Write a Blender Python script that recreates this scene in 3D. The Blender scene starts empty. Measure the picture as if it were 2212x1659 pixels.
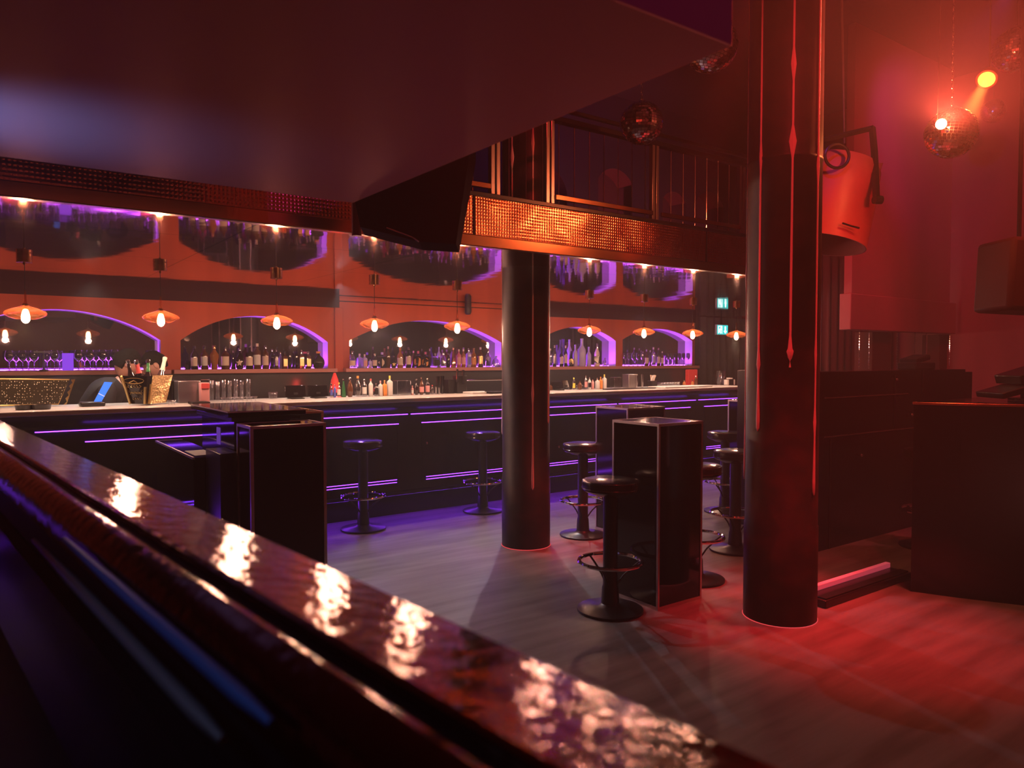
import bpy, bmesh, math, random
from math import sin, cos, pi, radians, atan, sqrt, hypot
from mathutils import Vector, Matrix
rnd = random.Random(7)
S = bpy.context.scene
COL = S.collection

# ------------------------------------------------------------------ camera
H = 1.52; FPX = 1600.0; CX, CY = 1106.0, 829.5
TH = radians(54.15); PT = atan(54.5 / FPX)
FW = Vector((cos(TH)*cos(PT), sin(TH)*cos(PT), -sin(PT)))
RT = Vector((sin(TH), -cos(TH), 0))
UP = Vector((cos(TH)*sin(PT), sin(TH)*sin(PT), cos(PT)))
def ray(x, y): return FW + RT*((x-CX)/FPX) - UP*((y-CY)/FPX)
def onY(x, y, Y):
    d = ray(x, y); t = Y/d.y; return Vector((t*d.x, Y, H+t*d.z))
def onX(x, y, X):
    d = ray(x, y); t = X/d.x; return Vector((X, t*d.y, H+t*d.z))
def onZ(x, y, Z):
    d = ray(x, y); t = (Z-H)/d.z; return Vector((t*d.x, t*d.y, Z))
def at(x, y, D):
    d = ray(x, y); return Vector((d.x*D, d.y*D, H+d.z*D))
def mpp(X, Y): return (X*FW.x+Y*FW.y)/FPX      # metres per pixel at a ground position

cam = bpy.data.cameras.new('camera'); camo = bpy.data.objects.new('camera', cam); COL.objects.link(camo)
cam.sensor_width = 36; cam.lens = 36*FPX/2212; cam.clip_start = 0.02; cam.clip_end = 60
camo.matrix_world = Matrix.Translation((0, 0, H)) @ Matrix((RT, UP, -FW)).transposed().to_4x4()
cam.dof.use_dof = True; cam.dof.focus_distance = 6.2; cam.dof.aperture_fstop = 3.6; cam.dof.aperture_blades = 0
S.camera = camo

# ------------------------------------------------------------------ materials
def newmat(name):
    m = bpy.data.materials.new(name); m.use_nodes = True
    nt = m.node_tree; nt.nodes.clear()
    o = nt.nodes.new('ShaderNodeOutputMaterial')
    return m, nt, o
def lin(c):
    return tuple((x/12.92 if x <= .04045 else ((x+.055)/1.055)**2.4) for x in c)
def P(name, col, rough=.5, metal=0, emit=None, es=0, spec=.5, bump=None, coat=0, mix=None):
    m, nt, o = newmat(name)
    b = nt.nodes.new('ShaderNodeBsdfPrincipled')
    nt.links.new(b.outputs[0], o.inputs[0])
    b.inputs['Base Color'].default_value = (*col, 1)
    b.inputs['Roughness'].default_value = rough
    b.inputs['Metallic'].default_value = metal
    b.inputs['Specular IOR Level'].default_value = spec
    if coat:
        b.inputs['Coat Weight'].default_value = coat; b.inputs['Coat Roughness'].default_value = .06
    if emit:
        b.inputs['Emission Color'].default_value = (*emit, 1); b.inputs['Emission Strength'].default_value = es
    tc = nt.nodes.new('ShaderNodeTexCoord')
    if mix:  # (scale vec, other colour, detail, lo, hi)
        mp = nt.nodes.new('ShaderNodeMapping'); mp.inputs['Scale'].default_value = mix[0]
        n = nt.nodes.new('ShaderNodeTexNoise'); n.inputs['Scale'].default_value = 1; n.inputs['Detail'].default_value = mix[2]
        r = nt.nodes.new('ShaderNodeMapRange'); r.inputs[1].default_value = mix[3]; r.inputs[2].default_value = mix[4]
        x = nt.nodes.new('ShaderNodeMix'); x.data_type = 'RGBA'
        x.inputs[6].default_value = (*col, 1); x.inputs[7].default_value = (*mix[1], 1)
        nt.links.new(tc.outputs['Object'], mp.inputs[0]); nt.links.new(mp.outputs[0], n.inputs['Vector'])
        nt.links.new(n.outputs['Fac'], r.inputs[0]); nt.links.new(r.outputs[0], x.inputs[0]); nt.links.new(x.outputs[2], b.inputs['Base Color'])
    if bump:  # (scale vec, strength, distance)
        mp = nt.nodes.new('ShaderNodeMapping'); mp.inputs['Scale'].default_value = bump[0]
        n = nt.nodes.new('ShaderNodeTexNoise'); n.inputs['Scale'].default_value = 1; n.inputs['Detail'].default_value = bump[3] if len(bump) > 3 else 3
        bp = nt.nodes.new('ShaderNodeBump'); bp.inputs['Strength'].default_value = bump[1]; bp.inputs['Distance'].default_value = bump[2]
        nt.links.new(tc.outputs['Object'], mp.inputs[0]); nt.links.new(mp.outputs[0], n.inputs['Vector'])
        nt.links.new(n.outputs['Fac'], bp.inputs['Height']); nt.links.new(bp.outputs[0], b.inputs['Normal'])
    return m
def E_(name, col, s):
    m, nt, o = newmat(name)
    e = nt.nodes.new('ShaderNodeEmission'); e.inputs[0].default_value = (*col, 1); e.inputs[1].default_value = s
    nt.links.new(e.outputs[0], o.inputs[0]); return m
def G(name, col, fac=.12, rough=.03, tint=None):
    """thin clear glass: mostly see-through, a share of mirror by angle"""
    m, nt, o = newmat(name)
    t = nt.nodes.new('ShaderNodeBsdfTransparent'); t.inputs[0].default_value = (*col, 1)
    g = nt.nodes.new('ShaderNodeBsdfGlossy'); g.inputs['Roughness'].default_value = rough
    g.inputs['Color'].default_value = (*(tint or (1, 1, 1)), 1)
    l = nt.nodes.new('ShaderNodeLayerWeight'); l.inputs[0].default_value = .35
    r = nt.nodes.new('ShaderNodeMapRange'); r.inputs[3].default_value = fac; r.inputs[4].default_value = min(1, fac+.6)
    x = nt.nodes.new('ShaderNodeMixShader')
    nt.links.new(l.outputs['Facing'], r.inputs[0]); nt.links.new(r.outputs[0], x.inputs[0])
    nt.links.new(t.outputs[0], x.inputs[1]); nt.links.new(g.outputs[0], x.inputs[2]); nt.links.new(x.outputs[0], o.inputs[0])
    return m

M = {}
M['floor'] = P('floor_planks', (.22, .2, .2), .45, spec=.3, mix=((1.2, 9, 1), (.12, .105, .105), 6, .35, .7), bump=((3, 60, 1), .15, .004, 5))
M['blackgloss'] = P('black_lacquer', (.006, .005, .006), .08, spec=.5)
M['parawall'] = P('parapet_black', (.004, .004, .006), .4, spec=.3)
M['blackpanel'] = P('bar_front_black', (.012, .009, .012), .22, spec=.4)
M['blackmatte'] = P('black_matte', (.008, .007, .008), .6, spec=.25)
M['blackpaint'] = P('black_powder_coat', (.012, .011, .012), .32)
M['leather'] = P('black_leather', (.02, .016, .018), .2, bump=((120, 120, 120), .15, .001))
M['steel'] = P('steel', (.62, .6, .6), .16, 1)
M['brush'] = P('brushed_steel', (.55, .53, .52), .33, 1)
M['chrome'] = P('chrome', (.85, .83, .82), .07, 1)
M['edge'] = P('aluminium_edge', (.7, .6, .56), .36, 1)
M['copper'] = P('copper_edge', (.75, .36, .2), .28, 1)
M['gold'] = P('gold_plate', (.85, .62, .25), .3, 1)
M['goldtex'] = P('embossed_gold', (.8, .62, .3), .34, 1, bump=((60, 60, 60), .9, .006))
M['wall'] = P('copper_wood_wall', (.66, .10, .035), .42, spec=.2, mix=((2.2, 2.2, .25), (.46, .065, .022), 3, .35, .65))
M['walldk'] = P('crown_dark', (.05, .010, .009), .6, spec=.12)
M['shelf'] = P('shelf_board', (.6, .24, .2), .4)
M['niche'] = P('niche_lining', (.75, .7, .75), .5)
M['plaster'] = P('dark_plaster', (.1, .035, .045), .8)
M['redwall'] = P('red_wall', (.28, .08, .09), .75, mix=((.6, .6, .2), (.12, .03, .04), 3, .3, .7))
M['ceilblk'] = P('high_ceiling', (.03, .025, .045), .9)
M['drape'] = P('grey_drape', (.12, .08, .085), .7)
M['column'] = P('column_black', (.018, .012, .012), .42, spec=.3, mix=((5, 5, 7), (.04, .018, .016), 5, .45, .75), bump=((14, 14, 5), .3, .01, 6))
M['strip'] = P('pale_relief', (.85, .55, .55), .45, bump=((60, 60, 60), .4, .004))
M['bartop'] = P('bar_top_stone', (.8, .78, .74), .22)
M['bartopfront'] = P('bar_cornice', (.03, .02, .025), .28)
M['mirror'] = P('dark_mirror', (.3, .26, .27), .02, 1)
M['splash'] = P('dark_splash', (.09, .075, .075), .18, .6)
M['skin'] = P('skin', (.5, .26, .19), .5)
M['hair'] = P('dark_hair', (.008, .005, .004), .8, spec=.08, bump=((40, 40, 200), .6, .01))
M['cloth'] = P('dark_cloth', (.015, .014, .018), .85)
M['white'] = P('white_plastic', (.75, .75, .72), .4)
M['cream'] = P('cream_label', (.8, .66, .52), .6)
M['paper'] = P('paper', (.8, .78, .74), .8)
M['pinkp'] = P('pink_plastic', (.75, .35, .35), .35)
M['redp'] = P('red_foil', (.7, .1, .1), .35)
M['orangep'] = P('orange_plastic', (.8, .3, .06), .4)
M['yellowp'] = P('yellow_plastic', (.85, .75, .1), .4)
M['bluep'] = P('blue_label', (.08, .12, .5), .4)
M['greenp'] = P('green_glass', (.03, .14, .05), .08)
M['darkglass'] = P('dark_bottle_glass', (.012, .006, .008), .05, spec=.7)
M['brownglass'] = P('brown_bottle_glass', (.09, .03, .012), .06, spec=.6)
M['amber'] = P('amber_spirit', (.35, .12, .03), .08, spec=.6)
M['pinkglass'] = P('pink_spirit', (.6, .15, .22), .1)
M['purpleglass'] = P('frosted_pale_bottle', (.5, .42, .75), .25)
M['coppermet'] = P('copper_bottle', (.85, .4, .3), .12, 1)
M['clear'] = G('clear_glass', (.88, .87, .9), .1)
M['clear2'] = G('cut_glass', (.75, .75, .76), .28, .12)
M['dkwine'] = G('wine_glass', (.55, .5, .55), .14)
def mat_shade():
    m = G('amber_glass_shade', (.96, .6, .42), .16, .05, (1, .7, .5)); nt = m.node_tree; o = [n for n in nt.nodes if n.type == 'OUTPUT_MATERIAL'][0]; src = o.inputs[0].links[0].from_socket
    tr = nt.nodes.new('ShaderNodeBsdfTranslucent'); tr.inputs[0].default_value = (1, .28, .1, 1); x = nt.nodes.new('ShaderNodeMixShader'); x.inputs[0].default_value = .07
    nt.links.new(src, x.inputs[1]); nt.links.new(tr.outputs[0], x.inputs[2]); nt.links.new(x.outputs[0], o.inputs[0]); return m
M['shade'] = mat_shade()
#M['bulb'] = E_('lamp_bulb', (1, .5, .22), 60)
M['bulbhot'] = E_('lamp_filament', (1, .55, .28), 90)
M['led'] = E_('purple_led', (.22, .04, 1), 6.5)
M['ledn'] = E_('niche_led', (.55, .12, 1), 7)
M['ring'] = E_('red_light_ring', (1, .08, .09), .9)
M['exit'] = E_('exit_sign_lit', (.02, .62, .6), 1.3)
M['exitw'] = E_('exit_sign_white', (.75, 1, .95), 2.2)
M['screen'] = E_('blue_screen', (.06, .2, .9), 1.5)
M['screenw'] = E_('screen_pale', (.6, .5, .9), 1.5)
M['spothot'] = E_('glare_emission', (1, .45, .12), 400)  # emission for the glare added before the mirror ball
M['lensor'] = E_('orange_lens', (1, .3, .03), 5)
M['litbox'] = E_('lit_violet_box', (.3, .06, .9), .9)  # violet light on the divider box is put in as emission
M['lilac'] = E_('lilac_glow', (.3, .1, .8), .35)
M['bluespk'] = E_('blue_led', (.05, .03, 1), 6)
M['disco'] = P('mirror_tile', (.75, .72, .75), .06, 1)
M['discob'] = P('ball_core', (.02, .02, .02), .4)
M['canred'] = P('lamp_housing', (.42, .1, .1), .45)
M['caninner'] = P('lamp_inner', (.02, .01, .01), .4)
M['battentop'] = P('batten_red_sheen', (.75, .5, .6), .3, emit=(1, .12, .2), es=.25)  # emission puts the red reflected by the batten top into its colour
def mat_soffit():
    m, nt, o = newmat('brushed_soffit')
    d = nt.nodes.new('ShaderNodeBsdfDiffuse'); d.inputs[0].default_value = (.34, .13, .12, 1)
    g = nt.nodes.new('ShaderNodeBsdfGlossy'); g.inputs['Color'].default_value = (.06, .03, .03, 1); g.inputs['Roughness'].default_value = .42
    a = nt.nodes.new('ShaderNodeAddShader'); nt.links.new(d.outputs[0], a.inputs[0]); nt.links.new(g.outputs[0], a.inputs[1]); nt.links.new(a.outputs[0], o.inputs[0])
    tc = nt.nodes.new('ShaderNodeTexCoord'); mp = nt.nodes.new('ShaderNodeMapping'); mp.inputs['Scale'].default_value = (2, 160, 1)
    n = nt.nodes.new('ShaderNodeTexNoise'); n.inputs['Scale'].default_value = 1; bp = nt.nodes.new('ShaderNodeBump'); bp.inputs['Strength'].default_value = .06; bp.inputs['Distance'].default_value = .002
    nt.links.new(tc.outputs['Object'], mp.inputs[0]); nt.links.new(mp.outputs[0], n.inputs['Vector']); nt.links.new(n.outputs['Fac'], bp.inputs['Height']); nt.links.new(bp.outputs[0], g.inputs['Normal'])
    return m
M['soffit'] = mat_soffit()
M['rail_top'] = P('hammered_ledge', (.14, .052, .042), .06, 1, bump=((36, 36, 36), .28, .0075, 5))
M['railblk'] = P('ledge_black', (.006, .006, .008), .3)
M['rodgrey'] = P('grey_streak', (.25, .27, .3), .4, .7); M['rodblue'] = P('blue_streak', (.05, .16, .5), .4, .5)  # rod colours carry the reflected light streaks
M['goldbar'] = P('gilt_bar', (.75, .42, .22), .2, 1)

def mat_ceiling():
    """polished copper mirror sheets, gently wavy, thin seams between the sheets"""
    m, nt, o = newmat('polished_ceiling')
    b = nt.nodes.new('ShaderNodeBsdfPrincipled'); nt.links.new(b.outputs[0], o.inputs[0])
    b.inputs['Metallic'].default_value = 1; b.inputs['Roughness'].default_value = .045
    tc = nt.nodes.new('ShaderNodeTexCoord')
    br = nt.nodes.new('ShaderNodeTexBrick'); br.offset = 0; br.inputs['Scale'].default_value = 1
    br.inputs['Mortar Size'].default_value = .006; br.inputs['Brick Width'].default_value = 1.25; br.inputs['Row Height'].default_value = 1.18
    br.inputs['Color1'].default_value = (.72, .42, .38, 1); br.inputs['Color2'].default_value = (.72, .42, .38, 1); br.inputs['Mortar'].default_value = (.08, .05, .05, 1)
    nt.links.new(tc.outputs['Object'], br.inputs['Vector']); nt.links.new(br.outputs['Color'], b.inputs['Base Color'])
    mp = nt.nodes.new('ShaderNodeMapping'); mp.inputs['Scale'].default_value = (2.6, 1.6, 1)
    n = nt.nodes.new('ShaderNodeTexNoise'); n.inputs['Scale'].default_value = 1; n.inputs['Detail'].default_value = 2.5
    bp = nt.nodes.new('ShaderNodeBump'); bp.inputs['Strength'].default_value = .12; bp.inputs['Distance'].default_value = .02
    nt.links.new(tc.outputs['Object'], mp.inputs[0]); nt.links.new(mp.outputs[0], n.inputs['Vector']); nt.links.new(n.outputs['Fac'], bp.inputs['Height']); nt.links.new(bp.outputs[0], b.inputs['Normal'])
    return m
M['ceil'] = mat_ceiling()
def mat_fascia():
    """copper sheet with a fine woven relief"""
    m, nt, o = newmat('woven_copper')
    b = nt.nodes.new('ShaderNodeBsdfPrincipled'); nt.links.new(b.outputs[0], o.inputs[0])
    b.inputs['Metallic'].default_value = 1; b.inputs['Roughness'].default_value = .2
    b.inputs['Base Color'].default_value = (.8, .34, .2, 1)
    tc = nt.nodes.new('ShaderNodeTexCoord'); hs = []
    for d, sc in (('X', 55), ('Z', 55)):
        w = nt.nodes.new('ShaderNodeTexWave'); w.bands_direction = d; w.inputs['Scale'].default_value = sc/ (2*pi) * 1.7; w.inputs['Distortion'].default_value = 0
        nt.links.new(tc.outputs['Object'], w.inputs['Vector']); hs.append(w)
    n = nt.nodes.new('ShaderNodeTexNoise'); n.inputs['Scale'].default_value = 3; n.inputs['Detail'].default_value = 1; nt.links.new(tc.outputs['Object'], n.inputs['Vector'])
    ad = nt.nodes.new('ShaderNodeMath'); ad.operation = 'MULTIPLY'; nt.links.new(hs[0].outputs['Fac'], ad.inputs[0]); nt.links.new(hs[1].outputs['Fac'], ad.inputs[1])
    b1 = nt.nodes.new('ShaderNodeBump'); b1.inputs['Strength'].default_value = .35; b1.inputs['Distance'].default_value = .004; nt.links.new(ad.outputs[0], b1.inputs['Height'])
    b2 = nt.nodes.new('ShaderNodeBump'); b2.inputs['Strength'].default_value = .5; b2.inputs['Distance'].default_value = .06; nt.links.new(n.outputs['Fac'], b2.inputs['Height'])
    nt.links.new(b2.outputs[0], b1.inputs['Normal']); nt.links.new(b1.outputs[0], b.inputs['Normal'])
    return m
M['fascia'] = mat_fascia()
def mat_board():
    """black board with rows of small bright beads"""
    m, nt, o = newmat('beaded_board')
    b = nt.nodes.new('ShaderNodeBsdfPrincipled'); nt.links.new(b.outputs[0], o.inputs[0]); b.inputs['Roughness'].default_value = .2
    tc = nt.nodes.new('ShaderNodeTexCoord'); v = nt.nodes.new('ShaderNodeTexVoronoi'); v.inputs['Scale'].default_value = 62; v.inputs['Randomness'].default_value = .55
    mp = nt.nodes.new('ShaderNodeMapping'); mp.inputs['Scale'].default_value = (1, 1, .7)
    r = nt.nodes.new('ShaderNodeMapRange'); r.inputs[1].default_value = .13; r.inputs[2].default_value = .22; r.inputs[3].default_value = 1; r.inputs[4].default_value = 0
    x = nt.nodes.new('ShaderNodeMix'); x.data_type = 'RGBA'; x.inputs[6].default_value = (.03, .025, .015, 1); x.inputs[7].default_value = (.85, .8, .6, 1)
    nt.links.new(tc.outputs['Object'], mp.inputs[0]); nt.links.new(mp.outputs[0], v.inputs['Vector']); nt.links.new(v.outputs['Distance'], r.inputs[0]); nt.links.new(r.outputs[0], x.inputs[0]); nt.links.new(x.outputs[2], b.inputs['Base Color'])
    return m
M['board'] = mat_board()

# ------------------------------------------------------------------ mesh helpers
def V(bm, c): return bm.verts.new(c)
def box(bm, x0, x1, y0, y1, z0, z1, mx=None):
    c = [(x0, y0, z0), (x1, y0, z0), (x1, y1, z0), (x0, y1, z0), (x0, y0, z1), (x1, y0, z1), (x1, y1, z1), (x0, y1, z1)]
    if mx is not None: c = [mx @ Vector(p) for p in c]
    v = [bm.verts.new(p) for p in c]
    for f in ((0, 3, 2, 1), (4, 5, 6, 7), (0, 1, 5, 4), (1, 2, 6, 5), (2, 3, 7, 6), (3, 0, 4, 7)): bm.faces.new([v[i] for i in f])
    return bm
def frame_of(d):
    d = Vector(d).normalized(); a = Vector((0, 0, 1)) if abs(d.z) < .95 else Vector((1, 0, 0))
    u = d.cross(a).normalized(); return u, d.cross(u).normalized()
def tube(bm, pts, r, n=10, closed=False, caps=True):
    pts = [Vector(p) for p in pts]; rings = []; N = len(pts)
    for i, p in enumerate(pts):
        d = (pts[(i+1) % N]-pts[i-1]) if closed else (pts[min(i+1, N-1)]-pts[max(i-1, 0)])
        u, w = frame_of(d); rr = r[i] if isinstance(r, (list, tuple)) else r
        rings.append([bm.verts.new(p+(u*cos(2*pi*k/n)+w*sin(2*pi*k/n))*rr) for k in range(n)])
    for i in range(N if closed else N-1):
        a, b = rings[i], rings[(i+1) % N]
        for k in range(n): bm.faces.new((a[k], a[(k+1) % n], b[(k+1) % n], b[k]))
    if caps and not closed:
        bm.faces.new(rings[0][::-1]); bm.faces.new(rings[-1])
    return bm
def ring(bm, c, R, r, n=40, m=8, mx=None):
    c = Vector(c); vs = []
    for i in range(n):
        a = 2*pi*i/n; row = []
        for k in range(m):
            b = 2*pi*k/m; p = Vector(((R+r*cos(b))*cos(a), (R+r*cos(b))*sin(a), r*sin(b)))
            if mx is not None: p = mx @ p
            row.append(bm.verts.new(c+p))
        vs.append(row)
    for i in range(n):
        for k in range(m): bm.faces.new((vs[i][k], vs[(i+1) % n][k], vs[(i+1) % n][(k+1) % m], vs[i][(k+1) % m]))
    return bm
def lathe(bm, prof, n=20, c=(0, 0, 0), mx=None, sx=1, sy=1):
    """profile [(r, z)] turned round z; r = 0 closes"""
    c = Vector(c); rows = []
    for r, z in prof:
        if r < 1e-6:
            p = Vector((0, 0, z)); rows.append([bm.verts.new((mx @ p if mx is not None else p)+c)])
        else:
            row = []
            for k in range(n):
                p = Vector((r*cos(2*pi*k/n)*sx, r*sin(2*pi*k/n)*sy, z)); row.append(bm.verts.new((mx @ p if mx is not None else p)+c))
            rows.append(row)
    for a, b in zip(rows, rows[1:]):
        if len(a) == 1 and len(b) == 1: continue
        for k in range(n):
            if len(a) == 1: bm.faces.new((a[0], b[(k+1) % n], b[k]))
            elif len(b) == 1: bm.faces.new((a[k], a[(k+1) % n], b[0]))
            else: bm.faces.new((a[k], a[(k+1) % n], b[(k+1) % n], b[k]))
    return bm
def prism(bm, poly, z0, z1, mx=None):
    f = lambda p: mx @ Vector(p) if mx is not None else Vector(p)
    a = [bm.verts.new(f((x, y, z0))) for x, y in poly]; b = [bm.verts.new(f((x, y, z1))) for x, y in poly]
    n = len(poly); bm.faces.new(a[::-1]); bm.faces.new(b)
    for i in range(n): bm.faces.new((a[i], a[(i+1) % n], b[(i+1) % n], b[i]))
    return bm
def ell(bm, c, rx, ry, rz, n=16, m=10, mx=None):
    return lathe(bm, [(sin(pi*i/m)*1.0, -cos(pi*i/m)) for i in range(m+1)], n, c, (mx if mx is not None else Matrix.Identity(3)) @ Matrix.Diagonal((rx, ry, rz)))
def obj(name, bm, mat, parent=None, bevel=0, smooth=True, ang=35):
    me = bpy.data.meshes.new(name); bmesh.ops.recalc_face_normals(bm, faces=bm.faces); bm.to_mesh(me); bm.free()
    if smooth:
        for p in me.polygons: p.use_smooth = True
        try: me.set_sharp_from_angle(angle=radians(ang))
        except Exception: pass
    me.materials.append(M[mat] if isinstance(mat, str) else mat)
    o = bpy.data.objects.new(name, me); COL.objects.link(o)
    if parent: o.parent = parent
    if bevel:
        b = o.modifiers.new('bevel', 'BEVEL'); b.width = bevel; b.segments = 2; b.limit_method = 'ANGLE'; b.angle_limit = radians(40)
    return o
def BM(): return bmesh.new()
def tag(o, label, cat, group=None):
    o['label'] = label; o['category'] = cat
    if group: o['group'] = group
    return o
def thing(name, label, cat, loc=(0, 0, 0), rz=0, group=None):
    o = bpy.data.objects.new(name, None); COL.objects.link(o); o.location = loc; o.rotation_euler = (0, 0, rz); o.empty_display_size = .1
    return tag(o, label, cat, group)
def struct(name, bm, mat, **k):
    o = obj(name, bm, mat, **k); o['kind'] = 'structure'; return o
def dup(root, loc, rz=0, label=None, group=None):
    r = root.copy(); COL.objects.link(r); r.location = loc; r.rotation_euler = (0, 0, rz)
    if label: r['label'] = label
    if group: r['group'] = group
    for ch in list(root.children):
        c = ch.copy(); COL.objects.link(c); c.parent = r
        for g in list(ch.children):
            d = g.copy(); COL.objects.link(d); d.parent = c
    return r
def light(name, kind, loc, col, W, tgt=None, radius=.05, ang=60, blend=.3, size=None):
    l = bpy.data.lights.new(name, kind); l.color = col; l.energy = W
    if kind == 'AREA':
        l.shape = 'RECTANGLE'; l.size, l.size_y = size
    else: l.shadow_soft_size = radius
    if kind == 'SPOT': l.spot_size = radians(ang); l.spot_blend = blend
    o = bpy.data.objects.new(name, l); COL.objects.link(o); o.location = loc
    if tgt is not None:
        o.rotation_euler = (Vector(tgt)-Vector(loc)).to_track_quat('-Z', 'Y').to_euler()
    return o
ORD = ['first', 'second', 'third', 'fourth', 'fifth', 'sixth', 'seventh', 'eighth', 'ninth', 'tenth', 'eleventh', 'twelfth', 'thirteenth', 'fourteenth', 'fifteenth',
       'sixteenth', 'seventeenth', 'eighteenth', 'nineteenth', 'twentieth', 'twenty-first', 'twenty-second', 'twenty-third', 'twenty-fourth', 'twenty-fifth', 'twenty-sixth', 'twenty-seventh']

ZC = 2.25; YW = 8.5; YB = 6.45; XE = 11.6; ZR = 5.6
# ------------------------------------------------------------------ shell
b = BM(); box(b, -4.2, XE, -3.2, 9.2, -.1, 0); struct('floor', b, 'floor', smooth=False)
b = BM(); box(b, -4.2, XE, -3.2, 9.2, ZR, ZR+.1); struct('ceiling_upper', b, 'ceilblk', smooth=False)
b = BM(); box(b, -4.3, -4.2, -3.2, 9.2, 0, ZR); struct('wall_left', b, 'plaster', smooth=False)
b = BM(); box(b, XE, XE+.1, -3.2, 9.2, 0, ZR); struct('wall_right', b, 'redwall', smooth=False)
b = BM(); box(b, -4.2, XE, -3.3, -3.2, 0, ZR); struct('wall_rear', b, 'plaster', smooth=False)
# mirrored bar ceiling: the underside of the balcony
b = BM(); box(b, -4.2, 10.6, 4.08, YW+.5, ZC, ZC+.02); bmesh.ops.delete(b, geom=b.verts[:], context='VERTS'); CUT = [(-4.2, 4.08), (6.4, 4.08), (10.6, 6.9), (10.6, YW+.5), (-4.2, YW+.5)]
prism(b, CUT, ZC, ZC+.02); struct('ceiling_bar', b, 'ceil', smooth=False)
b = BM(); prism(b, CUT, ZC+.02, 2.56); struct('floor_balcony', b, 'ceilblk', smooth=False)
b = BM(); box(b, -4.2, 6.4, 4.04, 4.08, ZC+.07, 2.57); struct('trim_fascia', b, 'fascia', smooth=False)
b = BM(); box(b, -4.2, 6.4, 4.025, 4.085, ZC-.005, ZC+.07); struct('trim_fascia_foot', b, 'goldbar', bevel=.006)
b = BM(); box(b, -4.2, 6.4, 4.03, 4.12, 2.57, 2.6); struct('trim_balcony_edge', b, 'blackpaint', bevel=.004)
for i, x in enumerate((2.62, 4.9)):
    b = BM(); box(b, x-.006, x+.006, 4.034, 4.04, ZC+.06, 2.58); struct('trim_fascia_joint_%d' % (i+1), b, 'walldk', smooth=False)

# arched back-bar wall
ARCH = [(-.25, 1.575, 1.715, 2.005), (1.771, 3.417, 1.717, 2.003), (3.695, 5.958, 1.745, 2.018), (6.655, 8.154, 1.80, 2.0), (8.305, 9.955, 1.825, 2.012)]
ZS = 1.405
def arch_pts(x0, x1, zs, zt, n=26):
    w = (x1-x0)/2; h = zt-zs; R = (w*w+h*h)/(2*h); cx = (x0+x1)/2; cz = zt-R
    a = math.asin(min(1, w/R)); return [(cx+R*sin(-a+2*a*i/n), cz+R*cos(-a+2*a*i/n)) for i in range(n+1)]
def wall_with_arches(x0, x1, z0, z1, arches, Y, depth):
    bm = BM(); q = lambda x, z, y=Y: bm.verts.new((x, y, z))
    def rect(a, b_, c, d):
        bm.faces.new([q(a, c), q(b_, c), q(b_, d), q(a, d)])
    xs = x0
    for (a0, a1, zs, zt) in arches:
        rect(xs, a0, z0, z1); pts = arch_pts(a0, a1, zs, zt)
        for (xa, za), (xb, zb) in zip(pts, pts[1:]): bm.faces.new([q(xa, za), q(xb, zb), q(xb, z1), q(xa, z1)])
        xs = a1
    rect(xs, x1, z0, z1)
    return bm
b = wall_with_arches(-4.2, 10.02, ZS-.045, ZC, ARCH, YW, .2)
rd = BM()
struct('wall_back', b, 'wall', smooth=False)
b = BM(); box(b, -4.2, XE, YW+.22, YW+.3, 0, ZC+.3); box(b, -4.2, XE, YW+.35, YW+.45, ZC, ZR)
struct('wall_behind', b, 'plaster', smooth=False)
for i, (a0, a1, zs, zt) in enumerate(ARCH):
    bm = BM(); pts = [(a0, ZS), (a0, zs)]+arch_pts(a0, a1, zs, zt)[1:-1]+[(a1, zs), (a1, ZS)]
    for (xa, za), (xb, zb) in zip(pts, pts[1:]):
        bm.faces.new([bm.verts.new(p) for p in ((xa, YW, za), (xb, YW, zb), (xb, YW+.16, zb), (xa, YW+.16, za))])
    struct('trim_arch_lining_%d' % (i+1), bm, 'niche', smooth=False)
    bm = BM(); box(bm, a0-.05, a1+.05, YW+.16, YW+.17, ZS-.02, zt+.05)
    tag(obj('niche_mirror', bm, 'mirror', smooth=False), 'dark mirror lining the back of the %s arch from the left' % ORD[i], 'mirror', 'mirrors in the arched niches')
    bm = BM(); box(bm, a0+.02, a1-.02, YW+.135, YW+.15, ZS+.001, ZS+.012)
    tag(obj('light_strip', bm, 'ledn', smooth=False), 'thin violet light strip along the shelf of the %s arch from the left' % ORD[i], 'light strip', 'violet strips lighting the niches')
    bm = BM(); box(bm, a0-.12 if i == 0 else a0-.09, a1+.08, YW-.1, YW+.16, ZS-.045, ZS)
    tag(obj('wall_shelf', bm, 'shelf', bevel=.004), 'pinkish brown shelf board under the %s arch from the left' % ORD[i], 'shelf', 'shelf boards under the arches')
# crown band, pilaster and the seam
b = BM(); box(b, -4.2, 3.56, YW-.02, YW, 2.135, ZC); struct('trim_1', b, 'walldk', smooth=False)
b = BM(); box(b, 6.2, 10.02, YW-.02, YW, 2.135, ZC); struct('trim_2', b, 'walldk', smooth=False)
b = BM(); box(b, 3.56, 6.2, YW-.004, YW, 2.21, 2.222); struct('trim_3', b, 'walldk', smooth=False)
b = BM(); box(b, 3.5, 3.60, YW-.03, YW, ZS-.045, 2.135); struct('trim_4', b, 'wall', bevel=.005)
b = BM(); box(b, -4.2, 10.02, YW-.02, YW+.02, 0, ZS-.2); box(b, -4.2, 10.02, YW+.0, YW+.02, ZS-.2, ZS-.045); struct('wall_splashback', b, 'splash', smooth=False)
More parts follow.
